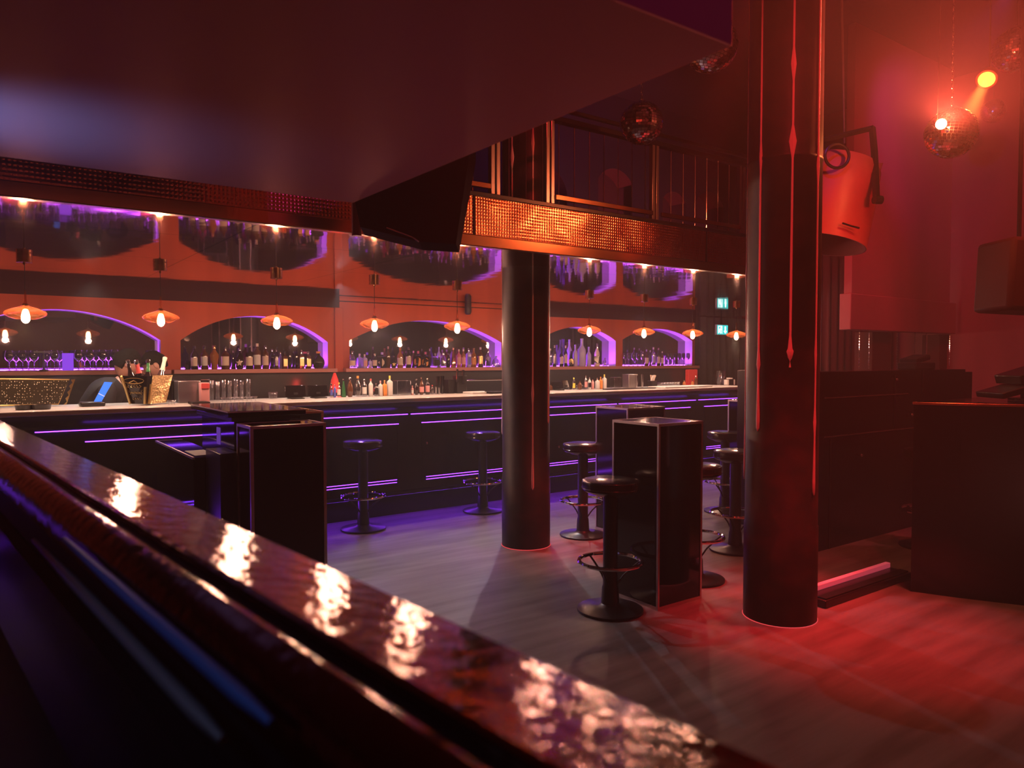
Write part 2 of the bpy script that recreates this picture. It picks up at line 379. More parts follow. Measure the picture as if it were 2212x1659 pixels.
# upper floor wall with arched openings above the balcony
UA = [(6.2, 7.15, 3.95, 4.35), (7.77, 8.5, 4.0, 4.48), (9.2, 9.75, 4.0, 4.3), (10.02, 10.75, 4.0, 4.42)]
b = wall_with_arches(-4.2, XE, 2.56, ZR, [(a, c, z-.2, t) for a, c, z, t in UA], YW, .3)
bmesh.ops.translate(b, verts=b.verts, vec=(0, 0, 0)); struct('wall_upper', b, 'ceilblk', smooth=False)
for i, (a0, a1, zs, zt) in enumerate(UA):
    bm = BM(); pts = arch_pts(a0, a1, zs-.2, zt)
    for (xa, za), (xb, zb) in zip(pts, pts[1:]):
        bm.faces.new([bm.verts.new(p) for p in ((xa, YW, za), (xb, YW, zb), (xb, YW+.34, zb), (xa, YW+.34, za))])
    struct('trim_upper_arch_%d' % (i+1), bm, 'redwall', smooth=False)

# ------------------------------------------------------------------ bar
bar = thing('bar_counter', 'long black bar counter with violet lines along its panelled front', 'bar counter', (0, 0, 0))
b = BM(); box(b, -4.1, 8.5, YB, YB+.5, .2, 1.04); obj('body', b, 'blackpanel', bar, smooth=False)
b = BM(); box(b, -4.1, 8.5, YB+.05, YB+.48, 0, .2); obj('toe_kick', b, 'blackmatte', bar, smooth=False)
b = BM(); box(b, -4.1, 8.5, YB-.03, YB, .2, .235); obj('plinth_lip', b, 'blackpanel', bar, bevel=.006)
b = BM()
poly = [(YB, 1.0), (YB-.05, 1.0), (YB-.06, 1.02), (YB-.10, 1.035), (YB-.15, 1.06), (YB-.19, 1.09), (YB-.2, 1.11), (YB, 1.11)]
v0 = [b.verts.new((-4.1, y, z)) for y, z in poly]; v1 = [b.verts.new((8.5, y, z)) for y, z in poly]
for i in range(len(poly)): j = (i+1) % len(poly); b.faces.new((v0[i], v0[j], v1[j], v1[i]))
b.faces.new(v0[::-1]); b.faces.new(v1)
obj('cornice', b, 'bartopfront', bar)
b = BM(); box(b, -4.1, 8.5, YB-.22, YB+.52, 1.11, 1.15); obj('worktop', b, 'bartop', bar, bevel=.008)
PAN = [(-3.2, -.1), (.336, 3.40), (3.435, 6.2), (6.24, 7.62), (7.68, 8.48)]
for x0, x1 in PAN:
    b = BM()
    i0, i1 = x0+(.32 if x0 == .336 else .12), x1-.1
    # raised frame round the panel
    for (a, c, d, e) in ((i0, i1, .875, .884), (i0, i1, .36, .372), (i0, i1, .298, .31)): box(b, a, c, YB-.012, YB, d, e)
    box(b, i0, i0+.012, YB-.012, YB, .31, .875); box(b, i1-.012, i1, YB-.012, YB, .31, .875)
    obj('panel_frame', b, 'blackpanel', bar, smooth=False)
    b = BM(); box(b, x0, x1, YB-.012, YB-.002, .976, .983); obj('light_line', b, 'led', bar, smooth=False)
    b = BM(); box(b, i0, i1, YB-.012, YB-.002, .886, .893); obj('light_line', b, 'led', bar, smooth=False)
    for z in (.348, .322):
        b = BM(); box(b, i0+.05, i1-.02, YB-.008, YB-.002, z-.0025, z+.0025); obj('light_line', b, 'led', bar, smooth=False)
for px, py in ((922, 957), (1207, 965), (1385, 965)):
    p = onY(px, py, YB-.02); b = BM(); ell(b, p, .012, .014, .016); tube(b, [p, p+Vector((0, .02, 0))], .005)
    obj('bag_hook', b, 'goldbar', bar)
# back counter
b = BM(); box(b, -4.1, 9.98, 7.95, YW-.03, 0, .92); o = obj('back_counter', b, 'blackpanel', smooth=False); tag(o, 'low dark work counter behind the bar under the arches', 'counter')
b = BM(); box(b, -.1, 9.9, 7.93, YW-.04, .921, .94); o = obj('counter_top', b, 'brush', smooth=False); tag(o, 'steel worktop on the low counter behind the bar', 'worktop')

# ------------------------------------------------------------------ columns with hanging relief strips
def column(label, cx, cy, r, strips, top=ZR, sleeve=.55):
    t = thing('round_column', label, 'column', (cx, cy, 0))
    b = BM(); lathe(b, [(0, 0), (r, 0), (r, sleeve), (r-.004, sleeve+.004), (r-.004, 2.64), (r, 2.645), (r, 2.66), (r-.004, 2.665), (r-.004, top), (0, top)], 64); obj('shaft', b, 'column', t, ang=50)
    b = BM(); lathe(b, [(r+.001, .001), (r+.004, .001), (r+.004, .004), (r+.001, .004)], 64); obj('light_ring', b, 'ring', t)
    for phi, z0, nodes in strips:
        b = BM(); zs = [z0, z0+.02, z0+.07, z0+.35]; ws = [.001, .012, .013, .007]
        for zn, wn in nodes: zs += [zn-.09, zn, zn+.09]; ws += [.006, wn, .006]
        zs.append(top-.05); ws.append(.006)
        order = sorted(range(len(zs)), key=lambda i: zs[i]); rows = []
        for i in order:
            w = ws[i]/r; row = []
            for k, hgt in ((-1, 0), (-.9, .004), (0, .010 if ws[i] > .008 else .006), (.9, .004), (1, 0)):
                a = phi+k*w; rr = r-.003+hgt; row.append(b.verts.new((rr*cos(a), rr*sin(a), zs[i])))
            rows.append(row)
        for p, q in zip(rows, rows[1:]):
            for k in range(4): b.faces.new((p[k], p[k+1], q[k+1], q[k]))
        obj('relief_strip', b, 'strip', t)
    return t
def phi(px, c, r):
    best = None
    for k in range(720):
        a = 2*pi*k/720; x, y = c.x+r*cos(a), c.y+r*sin(a)
        if cos(a)*x+sin(a)*y > 0: continue
        w_ = x*FW.x+y*FW.y; e = abs(CX+FPX*(x*RT.x+y*RT.y)/w_-px)
        if best is None or e < best[0]: best = (e, a)
    return best[1]
c1 = Vector((3.825, 2.589)); base = math.atan2(-c1.y, -c1.x)
def zc1(y, D=4.42): return H+(775-y)/1600*D
column('thick black column nearest the dark counter, red strips running down it', c1.x, c1.y, .2073, [
    (phi(1638, c1, .207), zc1(925), [(zc1(787), .014), (zc1(362), .012)]),
    (phi(1707, c1, .207), zc1(780), [(zc1(760), .02), (zc1(340), .022), (zc1(187), .016)]),
    (phi(1762, c1, .207), zc1(1055), [(zc1(905), .014), (zc1(765), .012), (zc1(385), .014)]),
    (base+radians(110), .9, [(2, .014)]), (base+radians(162), .6, [(2, .014)]), (base-radians(92), .8, [(2, .014)]), (base-radians(145), 1.1, [(2, .014)])])
c2 = Vector((3.622, 4.817)); base2 = math.atan2(-c2.y, -c2.x)
def zc2(y, D=5.9): return H+(775-y)/1600*D
column('round dark column in front of the bar under the copper balcony edge', c2.x, c2.y, .1976, [
    (phi(1151, c2, .1976), zc2(1057), [(zc2(850), .012), (3.2, .014)]), (base2+radians(65), 1.0, [(1.8, .012), (3.1, .012)]), (base2-radians(35), 2.45, [(3.1, .02)]),
    (base2+radians(115), 1.0, [(1.8, .012)]), (base2-radians(100), .9, [(1.8, .012)]), (base2-radians(150), .9, [(1.8, .012)])])

# ------------------------------------------------------------------ high tables
def high_table(label, x0, x1, y0, y1, h, edge='edge', e=.014):
    t = thing('pedestal_table', label, 'table', ((x0+x1)/2, (y0+y1)/2, 0), 0, 'black pedestal tables'); w, d = (x1-x0)/2, (y1-y0)/2
    b = BM(); box(b, -w+.006, w-.006, -d+.006, d-.006, .02, h-.012); obj('body', b, 'blackgloss', t, smooth=False)
    b = BM(); box(b, -w+e, w-e, -d+e, d-e, h-.012, h-.002); obj('table_top', b, 'blackgloss', t, smooth=False)
    for sx in (-1, 1):
        for sy in (-1, 1):
            b = BM(); xa, xb = sorted((sx*w, sx*(w-e))); ya, yb = sorted((sy*d, sy*(d-e))); box(b, xa, xb, ya, yb, 0, h); obj('corner_post', b, edge, t, smooth=False)
    for z0, z1, nm in ((0, .02, 'foot_frame'), (h-.016, h, 'top_frame')):
        b = BM(); box(b, -w+e, w-e, -d, -d+e, z0, z1); box(b, -w+e, w-e, d-e, d, z0, z1); box(b, -w, -w+e, -d+e, d-e, z0, z1); box(b, w-e, w, -d+e, d-e, z0, z1); obj(nm, b, edge, t, smooth=False)
    return t
high_table('black pedestal table between the two columns with a stool at its left', 3.295, 3.695, 3.062, 3.462, 1.13)
high_table('black pedestal table second back from the near one, beside the striped-ring stool', 4.46, 4.92, 4.5, 4.9, 1.1)
high_table('black metal-edged pedestal table furthest right, mostly behind the thick column', 6.26, 6.72, 4.46, 4.87, 1.1)
high_table('large black pedestal table at the left in front of the bar', 1.25, 1.70, 4.265, 4.54, 1.135, e=.018)
high_table('copper-edged pedestal table behind the dark service desk', 1.84, 2.26, 5.72, 6.12, 1.1, 'copper', .022)
b = BM(); box(b, 5.66, 6.05, 3.97, 4.3, 0, 1.415); o = obj('tall_pedestal', b, 'blackpaint', bevel=.006); tag(o, 'tallest dark pedestal just left of the thick column', 'pedestal')
p = onZ(612, 873, 1.105); b = BM(); box(b, 1.93, 2.16, 5.78, 6.0, 1.1, 1.118); o = obj('serving_tray', b, 'gold', bevel=.004); tag(o, 'gold tray on the copper-edged table before the bar', 'tray')
# service desk, stepped, beside the big left table
t = thing('service_desk', 'stepped black service desk with an overhanging lacquered top', 'desk', (0, 0, 0))
b = BM(); box(b, 1.28, 1.66, 4.70, 5.5, .0, 1.13); obj('body', b, 'blackgloss', t, smooth=False)
b = BM(); box(b, 1.22, 1.70, 4.60, 5.56, 1.165, 1.2); obj('desk_top', b, 'blackgloss', t, bevel=.004)
b = BM(); box(b, 1.25, 1.68, 4.64, 5.53, 1.135, 1.165); obj('upper_moulding', b, 'blackpaint', t, bevel=.004)
b = BM(); box(b, 1.215, 1.705, 4.595, 5.565, 1.194, 1.2); obj('edge_band', b, 'edge', t, smooth=False)
b = BM(); box(b, 1.228, 1.692, 4.608, 5.552, 1.2, 1.202); obj('top_sheet', b, 'blackgloss', t, smooth=False)
for o_ in t.children:
    if o_.name.startswith('edge_band'): pass
b = BM(); box(b, 1.276, 1.28, 5.02, 5.10, .96, 1.07); obj('slot', b, 'lilac', t, smooth=False)
t = thing('side_cabinet', 'low black cabinet with a pale-edged top left of the service desk', 'cabinet', (0, 0, 0))
b = BM(); box(b, 1.09, 1.27, 4.92, 6.1, 0, .885); obj('body', b, 'blackgloss', t, smooth=False)
b = BM(); box(b, 1.085, 1.275, 4.915, 6.105, .885, .9); obj('cabinet_top', b, 'blackgloss', t, smooth=False)
b = BM(); box(b, 1.083, 1.095, 4.912, 6.107, .889, .903); box(b, 1.095, 1.275, 6.095, 6.107, .889, .903); obj('edge_band', b, 'edge', t, smooth=False)
b = BM(); box(b, 1.12, 1.24, 5.0, 5.3, .9005, .9025, None); o = obj('paper_sheet', b, 'paper', smooth=False); tag(o, 'white paper sheet lying on the low black cabinet', 'paper')
b = BM(); box(b, 1.16, 1.275, 4.56, 4.905, 0, .955); o = obj('bin_cabinet', b, 'blackpaint', bevel=.004); tag(o, 'narrow dark box unit between low cabinet and big left table', 'cabinet')

# ------------------------------------------------------------------ bar stools
def make_stool(label, loc):
    t = thing('bar_stool', label, 'bar stool', loc, 0, 'round black bar stools')
    b = BM(); lathe(b, [(0, 0), (.195, 0), (.2, .006), (.198, .014), (.18, .02), (.07, .032), (.055, .045), (0, .045)], 48); obj('base', b, 'blackpaint', t)
    b = BM(); lathe(b, [(0, .04), (.055, .04), (.05, .14), (.044, .16), (.044, .74), (0, .74)], 24); obj('pole', b, 'blackpaint', t)
    b = BM(); ring(b, (0, 0, .30), .188, .012, 48, 8); obj('foot_ring', b, 'chrome', t)
    for k in range(3):
        a = radians(90+120*k); b = BM(); tube(b, [((.185)*cos(a), .185*sin(a), .296), (.14*cos(a), .14*sin(a), .262), (.08*cos(a), .08*sin(a), .21), (.036*cos(a), .036*sin(a), .15)], .006, 8); obj('ring_brace', b, 'blackpaint', t)
    b = BM(); lathe(b, [(0, .70), (.09, .70), (.155, .725), (.17, .735), (.172, .775), (.166, .79), (.15, .797), (0, .798)], 48); obj('seat', b, 'leather', t)
    b = BM(); ring(b, (0, 0, .787), .168, .0045, 48, 6); ring(b, (0, 0, .748), .173, .0035, 48, 6); obj('piping', b, 'leather', t)
    return t
stool = make_stool('bar stool nearest the camera, beside the black pedestal table', (3.077, 3.245, 0))
for (x, y), lab in (((2.77, 6.10), 'bar stool with violet-lit seat at the bar, right of the big left table'),
                    ((4.069, 6.13), 'bar stool at the bar just left of the round dark column'),
                    ((4.207, 4.78), 'bar stool right of the round dark column, red light under it'),
                    ((6.005, 4.70), 'bar stool beyond the near pedestal table, before the furthest right table'),
                    ((3.985, 3.36), 'bar stool half hidden behind the right side of the near pedestal table'),
                    ((4.857, 3.695), 'bar stool whose round base shows left of the thick column'),
                    ((6.20, 2.86), 'unlit bar stool half hidden behind the large dark counter at right')):
    dup(stool, (x, y, 0), rnd.uniform(-.4, .4), lab)

# ------------------------------------------------------------------ partition, dark counter, floor batten
t = thing('seating_partition', 'dark panelled partition behind the thick column and dark counter', 'partition', (0, 0, 0))
b = BM(); box(b, 4.95, 7.85, 3.28, 3.5, 0, 1.418); obj('body', b, 'blackpanel', t, smooth=False)
b = BM(); box(b, 7.85, 8.05, 3.3, 3.5, 0, 1.39); obj('end_block', b, 'blackpanel', t, smooth=False)
for z, x1 in ((1.21, 6.72), (.9, 7.0)):
    b = BM(); box(b, 5.41, x1, 3.272, 3.28, z-.004, z+.004); obj('seam_highlight', b, 'edge', t, smooth=False)  # bright metal strips put in for the highlights along the seams
for x, z0, z1 in ((6.49, .9, 1.38), (6.99, 1.21, 1.418), (5.5, 0, .88)):
    b = BM(); box(b, x-.008, x+.008, 3.274, 3.28, z0, z1); obj('seam_strip', b, 'blackpaint', t, smooth=False)
for x, z in ((5.93, .72), (6.77, 1.02), (6.49, 1.34)):
    b = BM(); ell(b, (x, 3.262, z), .012, .014, .014); obj('knob', b, 'chrome', t)
t = thing('dark_counter', 'large black counter with red-lit top edge at the right', 'counter', (0, 0, 0))
poly = [(4.92, 2.36), (5.03, 2.12), (5.40, 1.45), (5.9, .75), (6.5, 1.05), (6.1, 1.7), (5.78, 2.36)]
b = BM(); prism(b, poly, 0, 1.225); obj('body', b, 'blackgloss', t, smooth=False)
b = BM(); prism(b, [(x+(x-5.7)*.01, y+(y-1.7)*.01) for x, y in poly], 1.225, 1.24); obj('counter_edge', b, 'copper', t, bevel=.003)
b = BM(); prism(b, [(x-(x-5.7)*.02, y-(y-1.7)*.02) for x, y in poly], 1.24, 1.243); obj('top_sheet', b, 'blackgloss', t, smooth=False)
# equipment on the counter
def wbox(cx, cy, cz, lx, ly, lz, rz=0, ry=0, rx=0):
    mx = Matrix.Translation((cx, cy, cz)) @ Matrix.Rotation(rz, 4, 'Z') @ Matrix.Rotation(ry, 4, 'Y') @ Matrix.Rotation(rx, 4, 'X')
    return box(BM(), -lx/2, lx/2, -ly/2, ly/2, -lz/2, lz/2, mx)
t = thing('mixer_stand', 'dark tilted mixing desk on a stand at the right frame edge', 'mixer', (0, 0, 0))
p = at(2212, 850, 4.9); p.z = 1.345; ang = math.atan2(RT.y, RT.x)
obj('lower_deck', wbox(p.x, p.y, p.z, .48, .28, .04, ang, -.28), 'blackpaint', t, bevel=.006)
q = p+Vector((.05, 0, .085)); obj('upper_deck', wbox(q.x+RT.x*.03, q.y+RT.y*.03, q.z, .34, .26, .06, ang, -.3), 'blackpaint', t, bevel=.006)
b = BM(); tube(b, [(p.x, p.y, 1.262), (p.x, p.y, p.z)], .02); obj('stand', b, 'blackpaint', t)
b = BM(); lathe(b, [(0, 0), (.09, 0), (.09, .015), (0, .015)], 24, (p.x, p.y, 1.2465)); obj('stand_foot', b, 'blackpaint', t)
# bag on the partition
t = thing('folded_bag', 'dark folded bag lying on top of the partition', 'bag', (0, 0, 0))
p = onY(1982, 797, 3.38); obj('lower_fold', wbox(p.x, 3.39, 1.418+.035, .36, .18, .068), 'cloth', t, bevel=.012)
obj('upper_fold', wbox(p.x-.03, 3.39, 1.418+.098, .27, .16, .05, 0, -.16), 'cloth', t, bevel=.012)
t = thing('light_batten', 'low floor light batten with added pink glow on top beside the thick column', 'floor light', (0, 0, 0))
b = BM(); box(b, 4.15, 5.2, 2.49, 2.67, 0, .05); obj('housing', b, 'blackpaint', t, bevel=.006)
b = BM(); box(b, 4.17, 5.19, 2.63, 2.665, .05, .085); obj('lens', b, 'battentop', t, bevel=.004)
b = BM(); box(b, 4.17, 5.18, 2.5, 2.56, .05, .06); obj('cable_cover', b, 'blackmatte', t, bevel=.004)

# ------------------------------------------------------------------ pendants
def make_pendant(label, loc):
    t = thing('pendant_lamp', label, 'pendant lamp', loc, 0, 'glass pendant lamps over the bar')
    b = BM(); lathe(b, [(0, 0), (.05, 0), (.05, -.018), (.042, -.018), (.042, -.024), (.05, -.024), (.05, -.045), (.01, -.045), (.008, -.06), (0, -.06)], 24); obj('ceiling_rose', b, 'goldbar', t)
    b = BM(); tube(b, [(0, 0, -.05), (0, 0, -.255)], .0025, 6); obj('cord', b, 'blackpaint', t)
    b = BM(); lathe(b, [(.004, -.24), (.006, -.25), (.009, -.32), (.016, -.345), (.04, -.358), (.085, -.372), (.122, -.39), (.134, -.405), (.128, -.42), (.1, -.437), (.066, -.447)], 40); obj('lamp_shade', b, 'shade', t)
    b = BM(); lathe(b, [(0, -.335), (.02, -.34), (.024, -.375), (.018, -.38), (0, -.38)], 16); obj('bulb_holder', b, 'goldbar', t)
    b = BM(); lathe(b, [(0, -.375), (.014, -.378), (.022, -.40), (.028, -.43), (.026, -.455), (.015, -.472), (0, -.478)], 20); obj('bulb', b, 'bulbhot', t)
    return t
PX = [-.6, .29, 1.178, 2.09, 3.0, 3.90, 4.78, 5.66, 6.54, 7.42, 8.30]
YP = 6.33
names = {1.178: 'pendant lamp before the wall between the first and second arches', 2.09: 'pendant lamp before the right end of the second arch', 3.0: 'pendant lamp before the left end of the third arch',
         3.90: 'pendant lamp beside the small black wall speaker', 5.66: 'pendant lamp before the fourth arch, over its tall pale bottles', 6.54: 'pendant lamp before the fifth arch with the wine glasses',
         7.42: 'pendant lamp just left of the green exit sign', 8.30: 'pendant lamp touching the left edge of the thick column', 4.78: 'pendant lamp hidden behind the round dark column',
         .29: 'pendant lamp left of the frame, seen only in the mirrors', -.6: 'furthest left pendant lamp, seen only in the mirrors'}
first = None
for x in PX:
    if x in (-.6,): continue
    if first is None: first = make_pendant(names[x], (x, YP, ZC))
    else: dup(first, (x, YP, ZC), 0, names[x])
    light('pendant_glow', 'POINT', (x, YP, ZC-.50), (1, .52, .36), 21, radius=.03)

# small black wall speaker under the ceiling
t = thing('wall_speaker', 'small black capsule speaker high on the wall above the third arch', 'speaker', onY(1011, 664, YW-.06))
b = BM(); lathe(b, [(0, -.1), (.03, -.095), (.045, -.07), (.045, .07), (.03, .095), (0, .1)], 20); obj('capsule', b, 'blackpaint', t)
b = BM(); box(b, -.012, .012, 0, .06, -.02, .02); obj('bracket', b, 'blackpaint', t)

# ------------------------------------------------------------------ balcony railing
t = thing('balcony_railing', 'dark metal railing with chrome posts along the balcony edge', 'railing', (0, 0, 0))
YR = 4.16
for x in (-1.2, -.1, .9, 1.87, 2.858, 3.33, 4.4, 5.5, 6.3):
    b = BM()
    for dx in (-.022, .022): box(b, x+dx-.016, x+dx+.016, YR-.02, YR+.02, 2.6, 3.25)
    obj('post', b, 'brush', t, bevel=.004)
b = BM(); box(b, -4.1, 6.35, YR-.03, YR+.03, 3.21, 3.25); obj('handrail', b, 'blackpaint', t, bevel=.006)
b = BM(); box(b, -4.1, 6.35, YR+.07, YR+.10, 3.33, 3.36); obj('upper_handrail', b, 'blackpaint', t, bevel=.006)
for x in [1.95+.147*k for k in range(30)]:
    if any(abs(x-p_) < .05 for p_ in (2.858, 3.33, 4.4, 5.5, 6.6, 7.7, 8.8, 9.9)): continue
    b = BM(); tube(b, [(x, YR, 2.6), (x, YR, 3.21)], .0045, 6); obj('baluster', b, 'steel', t)
for x0, x1 in ((1.9, 2.81), (3.37, 4.36), (4.46, 5.46)):
    b = BM(); box(b, x0, x1, YR-.035, YR-.015, 2.655, 2.69); obj('kick_bar', b, 'goldbar', t, bevel=.003)

# ------------------------------------------------------------------ overhead box and monitor
t = thing('ceiling_box', 'huge brushed-metal overhead box filling the upper left above the camera', 'overhead box', (0, 0, 0))
b = BM(); box(b, -4.15, 1.348, 1.045, 3.05, 2.2, 3.3); obj('casing', b, 'soffit', t, bevel=.004)
b = BM(); box(b, -4.0, -3.9, 1.3, 2.8, 3.3, ZR); box(b, .9, 1.0, 1.3, 2.8, 3.3, ZR); obj('hanger', b, 'blackpaint', t, smooth=False)
# black monitor slab hung at the corner
t = thing('hanging_monitor', 'black flat monitor hanging below the corner of the overhead box', 'monitor', (0, 0, 0))
A, B_, C_, D_ = at(1022, 330, 3.75), at(985, 527, 3.45), at(778, 490, 3.6), at(765, 425, 3.75)
b = BM(); nrm = (B_-A).cross(D_-A).normalized()
if nrm.dot(FW) < 0: nrm = -nrm
pts = [A, B_, at(905, 522, 3.5), C_, D_, D_+Vector((0, 0, .12)), A+Vector((0, 0, .12))]
fv = [b.verts.new(p_) for p_ in pts]; bv = [b.verts.new(p_+nrm*.06) for p_ in pts]; b.faces.new(fv); b.faces.new(bv[::-1])
for i in range(len(pts)): j = (i+1) % len(pts); b.faces.new((fv[i], fv[j], bv[j], bv[i]))
obj('screen_case', b, 'blackmatte', t, smooth=False)
b = BM(); tube(b, [at(835, 492, 3.44), at(890, 512, 3.43), at(905, 522, 3.44)], .003, 6); obj('edge_highlight_strip', b, 'brush', t)
b = BM(); p = at(770, 450, 3.78); tube(b, [p+Vector((0, 0, .1)), p+Vector((.0, 0, -.14))], .025, 10); obj('mount_tube', b, 'canred', t)
b = BM(); tube(b, [at(900, 400, 3.75), at(900, 400, 3.75)+Vector((0, 0, 1.6))], .02, 10); obj('drop_pole', b, 'blackpaint', t)
p = at(1455, 56, 1.7); 
# ------------------------------------------------------------------ mirror balls
def mirror_ball(label, c, r, tilt=.1, n=44, m=26, chain=True):
    t = thing('mirror_ball', label, 'mirror ball', c, 0, 'hanging mirror balls'); t.rotation_euler = (tilt, tilt*.5, 0)
    b = BM()
    for i in range(m):
        t0, t1 = pi*(i+.07)/m, pi*(i+.93)/m; k = max(6, int(n*sin((t0+t1)/2)))
        for j in range(k):
            a0, a1 = 2*pi*(j+.06)/k, 2*pi*(j+.94)/k
            jit = rnd.uniform(-.008, .008)
            b.faces.new([b.verts.new((r*(1+jit*s)*sin(tt)*cos(aa), r*(1+jit*s)*sin(tt)*sin(aa), r*(1)*cos(tt))) for (tt, aa, s) in ((t0, a0, 1), (t1, a0, 1), (t1, a1, -1), (t0, a1, -1))])
    me = bpy.data.meshes.new('tiles'); b.to_mesh(me); b.free(); me.materials.append(M['disco']); o = bpy.data.objects.new('tiles', me); COL.objects.link(o); o.parent = t
    o['kind'] = 'stuff'
    b = BM(); ell(b, (0, 0, 0), r*.985, r*.985, r*.985, 32, 20); obj('core', b, 'discob', t)
    b = BM(); lathe(b, [(0, r*1.0), (r*.16, r*.985), (r*.16, r*1.03), (0, r*1.05)], 16); ring(b, (0, 0, r*1.09), r*.06, r*.012, 16, 6, Matrix.Rotation(pi/2, 3, 'X')); obj('hanger_cap', b, 'chrome', t)
    return t
def chain(label, c, r, top):
    b = BM(); z = c.z+r*1.1; i = 0; L = .034
    while z < top:
        mx = Matrix.Rotation(pi/2*(i % 2), 3, 'Z') @ Matrix.Rotation(pi/2, 3, 'X') @ Matrix.Diagonal((.38, 1, 1))
        ring(b, (c.x, c.y, z+L*.4), L*.5, L*.07, 12, 5, mx); z += L*.8; i += 1
    tag(obj('hanging_chain', b, 'steel'), label, 'chain')
BC = [(at(1386, 266, 5.2), .15, 'unlit dark mirror ball hanging before the balcony railing'),
      (at(1535, 98, 4.3), .155, 'dark mirror ball half hidden behind the overhead box corner'),
      (at(2055, 288, 4.7), .155, 'red-lit mirror ball with the glaring spot on it'),
      (at(2196, 108, 5.4), .16, 'mirror ball cut by the frame edge at the upper right'),
      (at(2146, 240, 9.5), .15, 'small far mirror ball right of the orange beam')]
for (c, r, lab) in BC: mirror_ball(lab, c, r, rnd.uniform(-.25, .25))
chain('chain holding the unlit mirror ball before the railing', BC[0][0], .15, 4.0)
chain('bright chain running up from the red-lit mirror ball', BC[2][0], .155, 4.3)
for (c, r, lab), nm in zip((BC[0], BC[1], BC[2], BC[3], BC[4]), ('unlit ball before the railing', 'ball by the overhead box', 'red-lit mirror ball', 'upper right mirror ball', 'small far mirror ball')):
    z0 = {0: 4.0, 2: 4.3}.get([x[2] for x in BC].index(lab), c.z+r*1.12)
    b = BM(); tube(b, [(c.x, c.y, z0), (c.x, c.y, ZR)], .003, 6); tag(obj('hanging_wire', b, 'blackpaint'), 'thin dark wire above the '+nm, 'wire')

# ------------------------------------------------------------------ theatre flood lamp beside the thick column
t = thing('hanging_stage_lamp', 'big cylindrical theatre lamp glowing red beside the thick column', 'stage lamp', (0, 0, 0))
P0, P1 = at(1812, 352, 5.6), at(1776, 514, 5.6); ax = (P1-P0).normalized(); L = (P1-P0).length
u = RT - ax*RT.dot(ax); u.normalize(); w = ax.cross(u)
mx = Matrix((u, w, ax)).transposed()
b = BM(); lathe(b, [(0, -.04), (.18, -.035), (.27, 0), (.305, .06), (.315, .2), (.32, L+.05), (.31, L+.05), (.30, .25), (.2, .15), (0, .12)], 48, P0, mx); obj('housing', b, 'canred', t)
b = BM(); lathe(b, [(0, L*.55), (.296, L*.55), (.296, L*.56), (0, L*.56)], 40, P0, mx); obj('lens', b, 'caninner', t)
b = BM(); ring(b, at(1808, 337, 5.25), .085, .011, 32, 8, Matrix((RT, UP, -FW)).transposed()); obj('rear_ring', b, 'blackpaint', t)
pv = at(1893, 432, 5.22)
b = BM(); tube(b, [at(1778, 302, 5.5), at(1884, 277, 5.5)], .02, 4); tube(b, [at(1884, 275, 5.5), at(1889, 330, 5.4), pv], .024, 4); obj('yoke', b, 'blackpaint', t)
b = BM(); tube(b, [pv-RT*.02-FW*.01, pv+RT*.035], .03, 16); obj('yoke_knob', b, 'blackpaint', t)
b = BM(); prism(b, [(-.09, .16), (.09, .16), (.02, -.05), (-.02, -.05)], -.01, .01, Matrix.Translation(at(1880, 400, 5.42)) @ Matrix((RT, UP, -FW)).transposed().to_4x4()); obj('side_plate', b, 'canred', t)
b = BM(); p = at(1838, 488, 5.24); tube(b, [p-RT*.06+Vector((0, 0, .02)), p, p+RT*.06-Vector((0, 0, .015))], .007, 6); obj('clip', b, 'blackpaint', t)
b = BM(); box(b, -.015, .015, -.015, .015, -.16, .16, Matrix.Translation(at(1771, 320, 5.15))); obj('pole_clamp', b, 'copper', t, bevel=.003)
b = BM(); tube(b, [at(1824, 310, 5.6), at(1822, 190, 5.6), at(1818, 0, 5.6), at(1815, -120, 5.6)], [.006, .007, .010, .012], 8); tag(obj('hanging_cable', b, 'drape'), 'long hanging cable running down to the theatre lamp', 'cable')
# pin spot
t = thing('pin_spot', 'small orange-lit spotlight whose beam hits the mirror ball', 'spotlight', (0, 0, 0))
lp = at(2131, 172, 5.05); tp = BC[2][0]+Vector((.0, 0, .08))+RT*.09; d = (tp-lp).normalized(); u, w = frame_of(d); mx = Matrix((u, w, d)).transposed()
hp = at(2033, 268, 4.5)
b = BM(); lathe(b, [(0, -.14), (.03, -.14), (.05, -.1), (.062, -.02), (.066, .0), (.06, .0), (.055, -.02), (0, -.02)], 32, lp, mx); obj('housing', b, 'canred', t)
b = BM(); ell(b, lp-d*.002, .052, .052, .006, 24, 8, mx); obj('lens', b, 'lensor', t)
b = BM(); tube(b, [lp-d*.1, lp-d*.1+Vector((0, 0, .25)), Vector((lp.x, lp.y, ZR))], .006, 6); obj('hanging_stem', b, 'blackpaint', t)
# bulb added just before the ball to imitate the glare it reflects
t = thing('glare_bulb', 'tiny bulb added for the glare in front of the red-lit mirror ball', 'spotlight', (0, 0, 0))
b = BM(); ell(b, hp, .03, .03, .03, 16, 10); obj('bulb', b, 'spothot', t)
b = BM(); lathe(b, [(.016, -.02), (.024, -.01), (.03, .03), (.0, .05)], 20, hp, Matrix((RT, UP, FW)).transposed()); obj('housing', b, 'chrome', t)
b = BM(); tube(b, [hp+FW*.04, hp+FW*.04+Vector((0, 0, .1)), (hp.x, hp.y, ZR)], .002, 6); obj('hanging_wire', b, 'blackpaint', t)
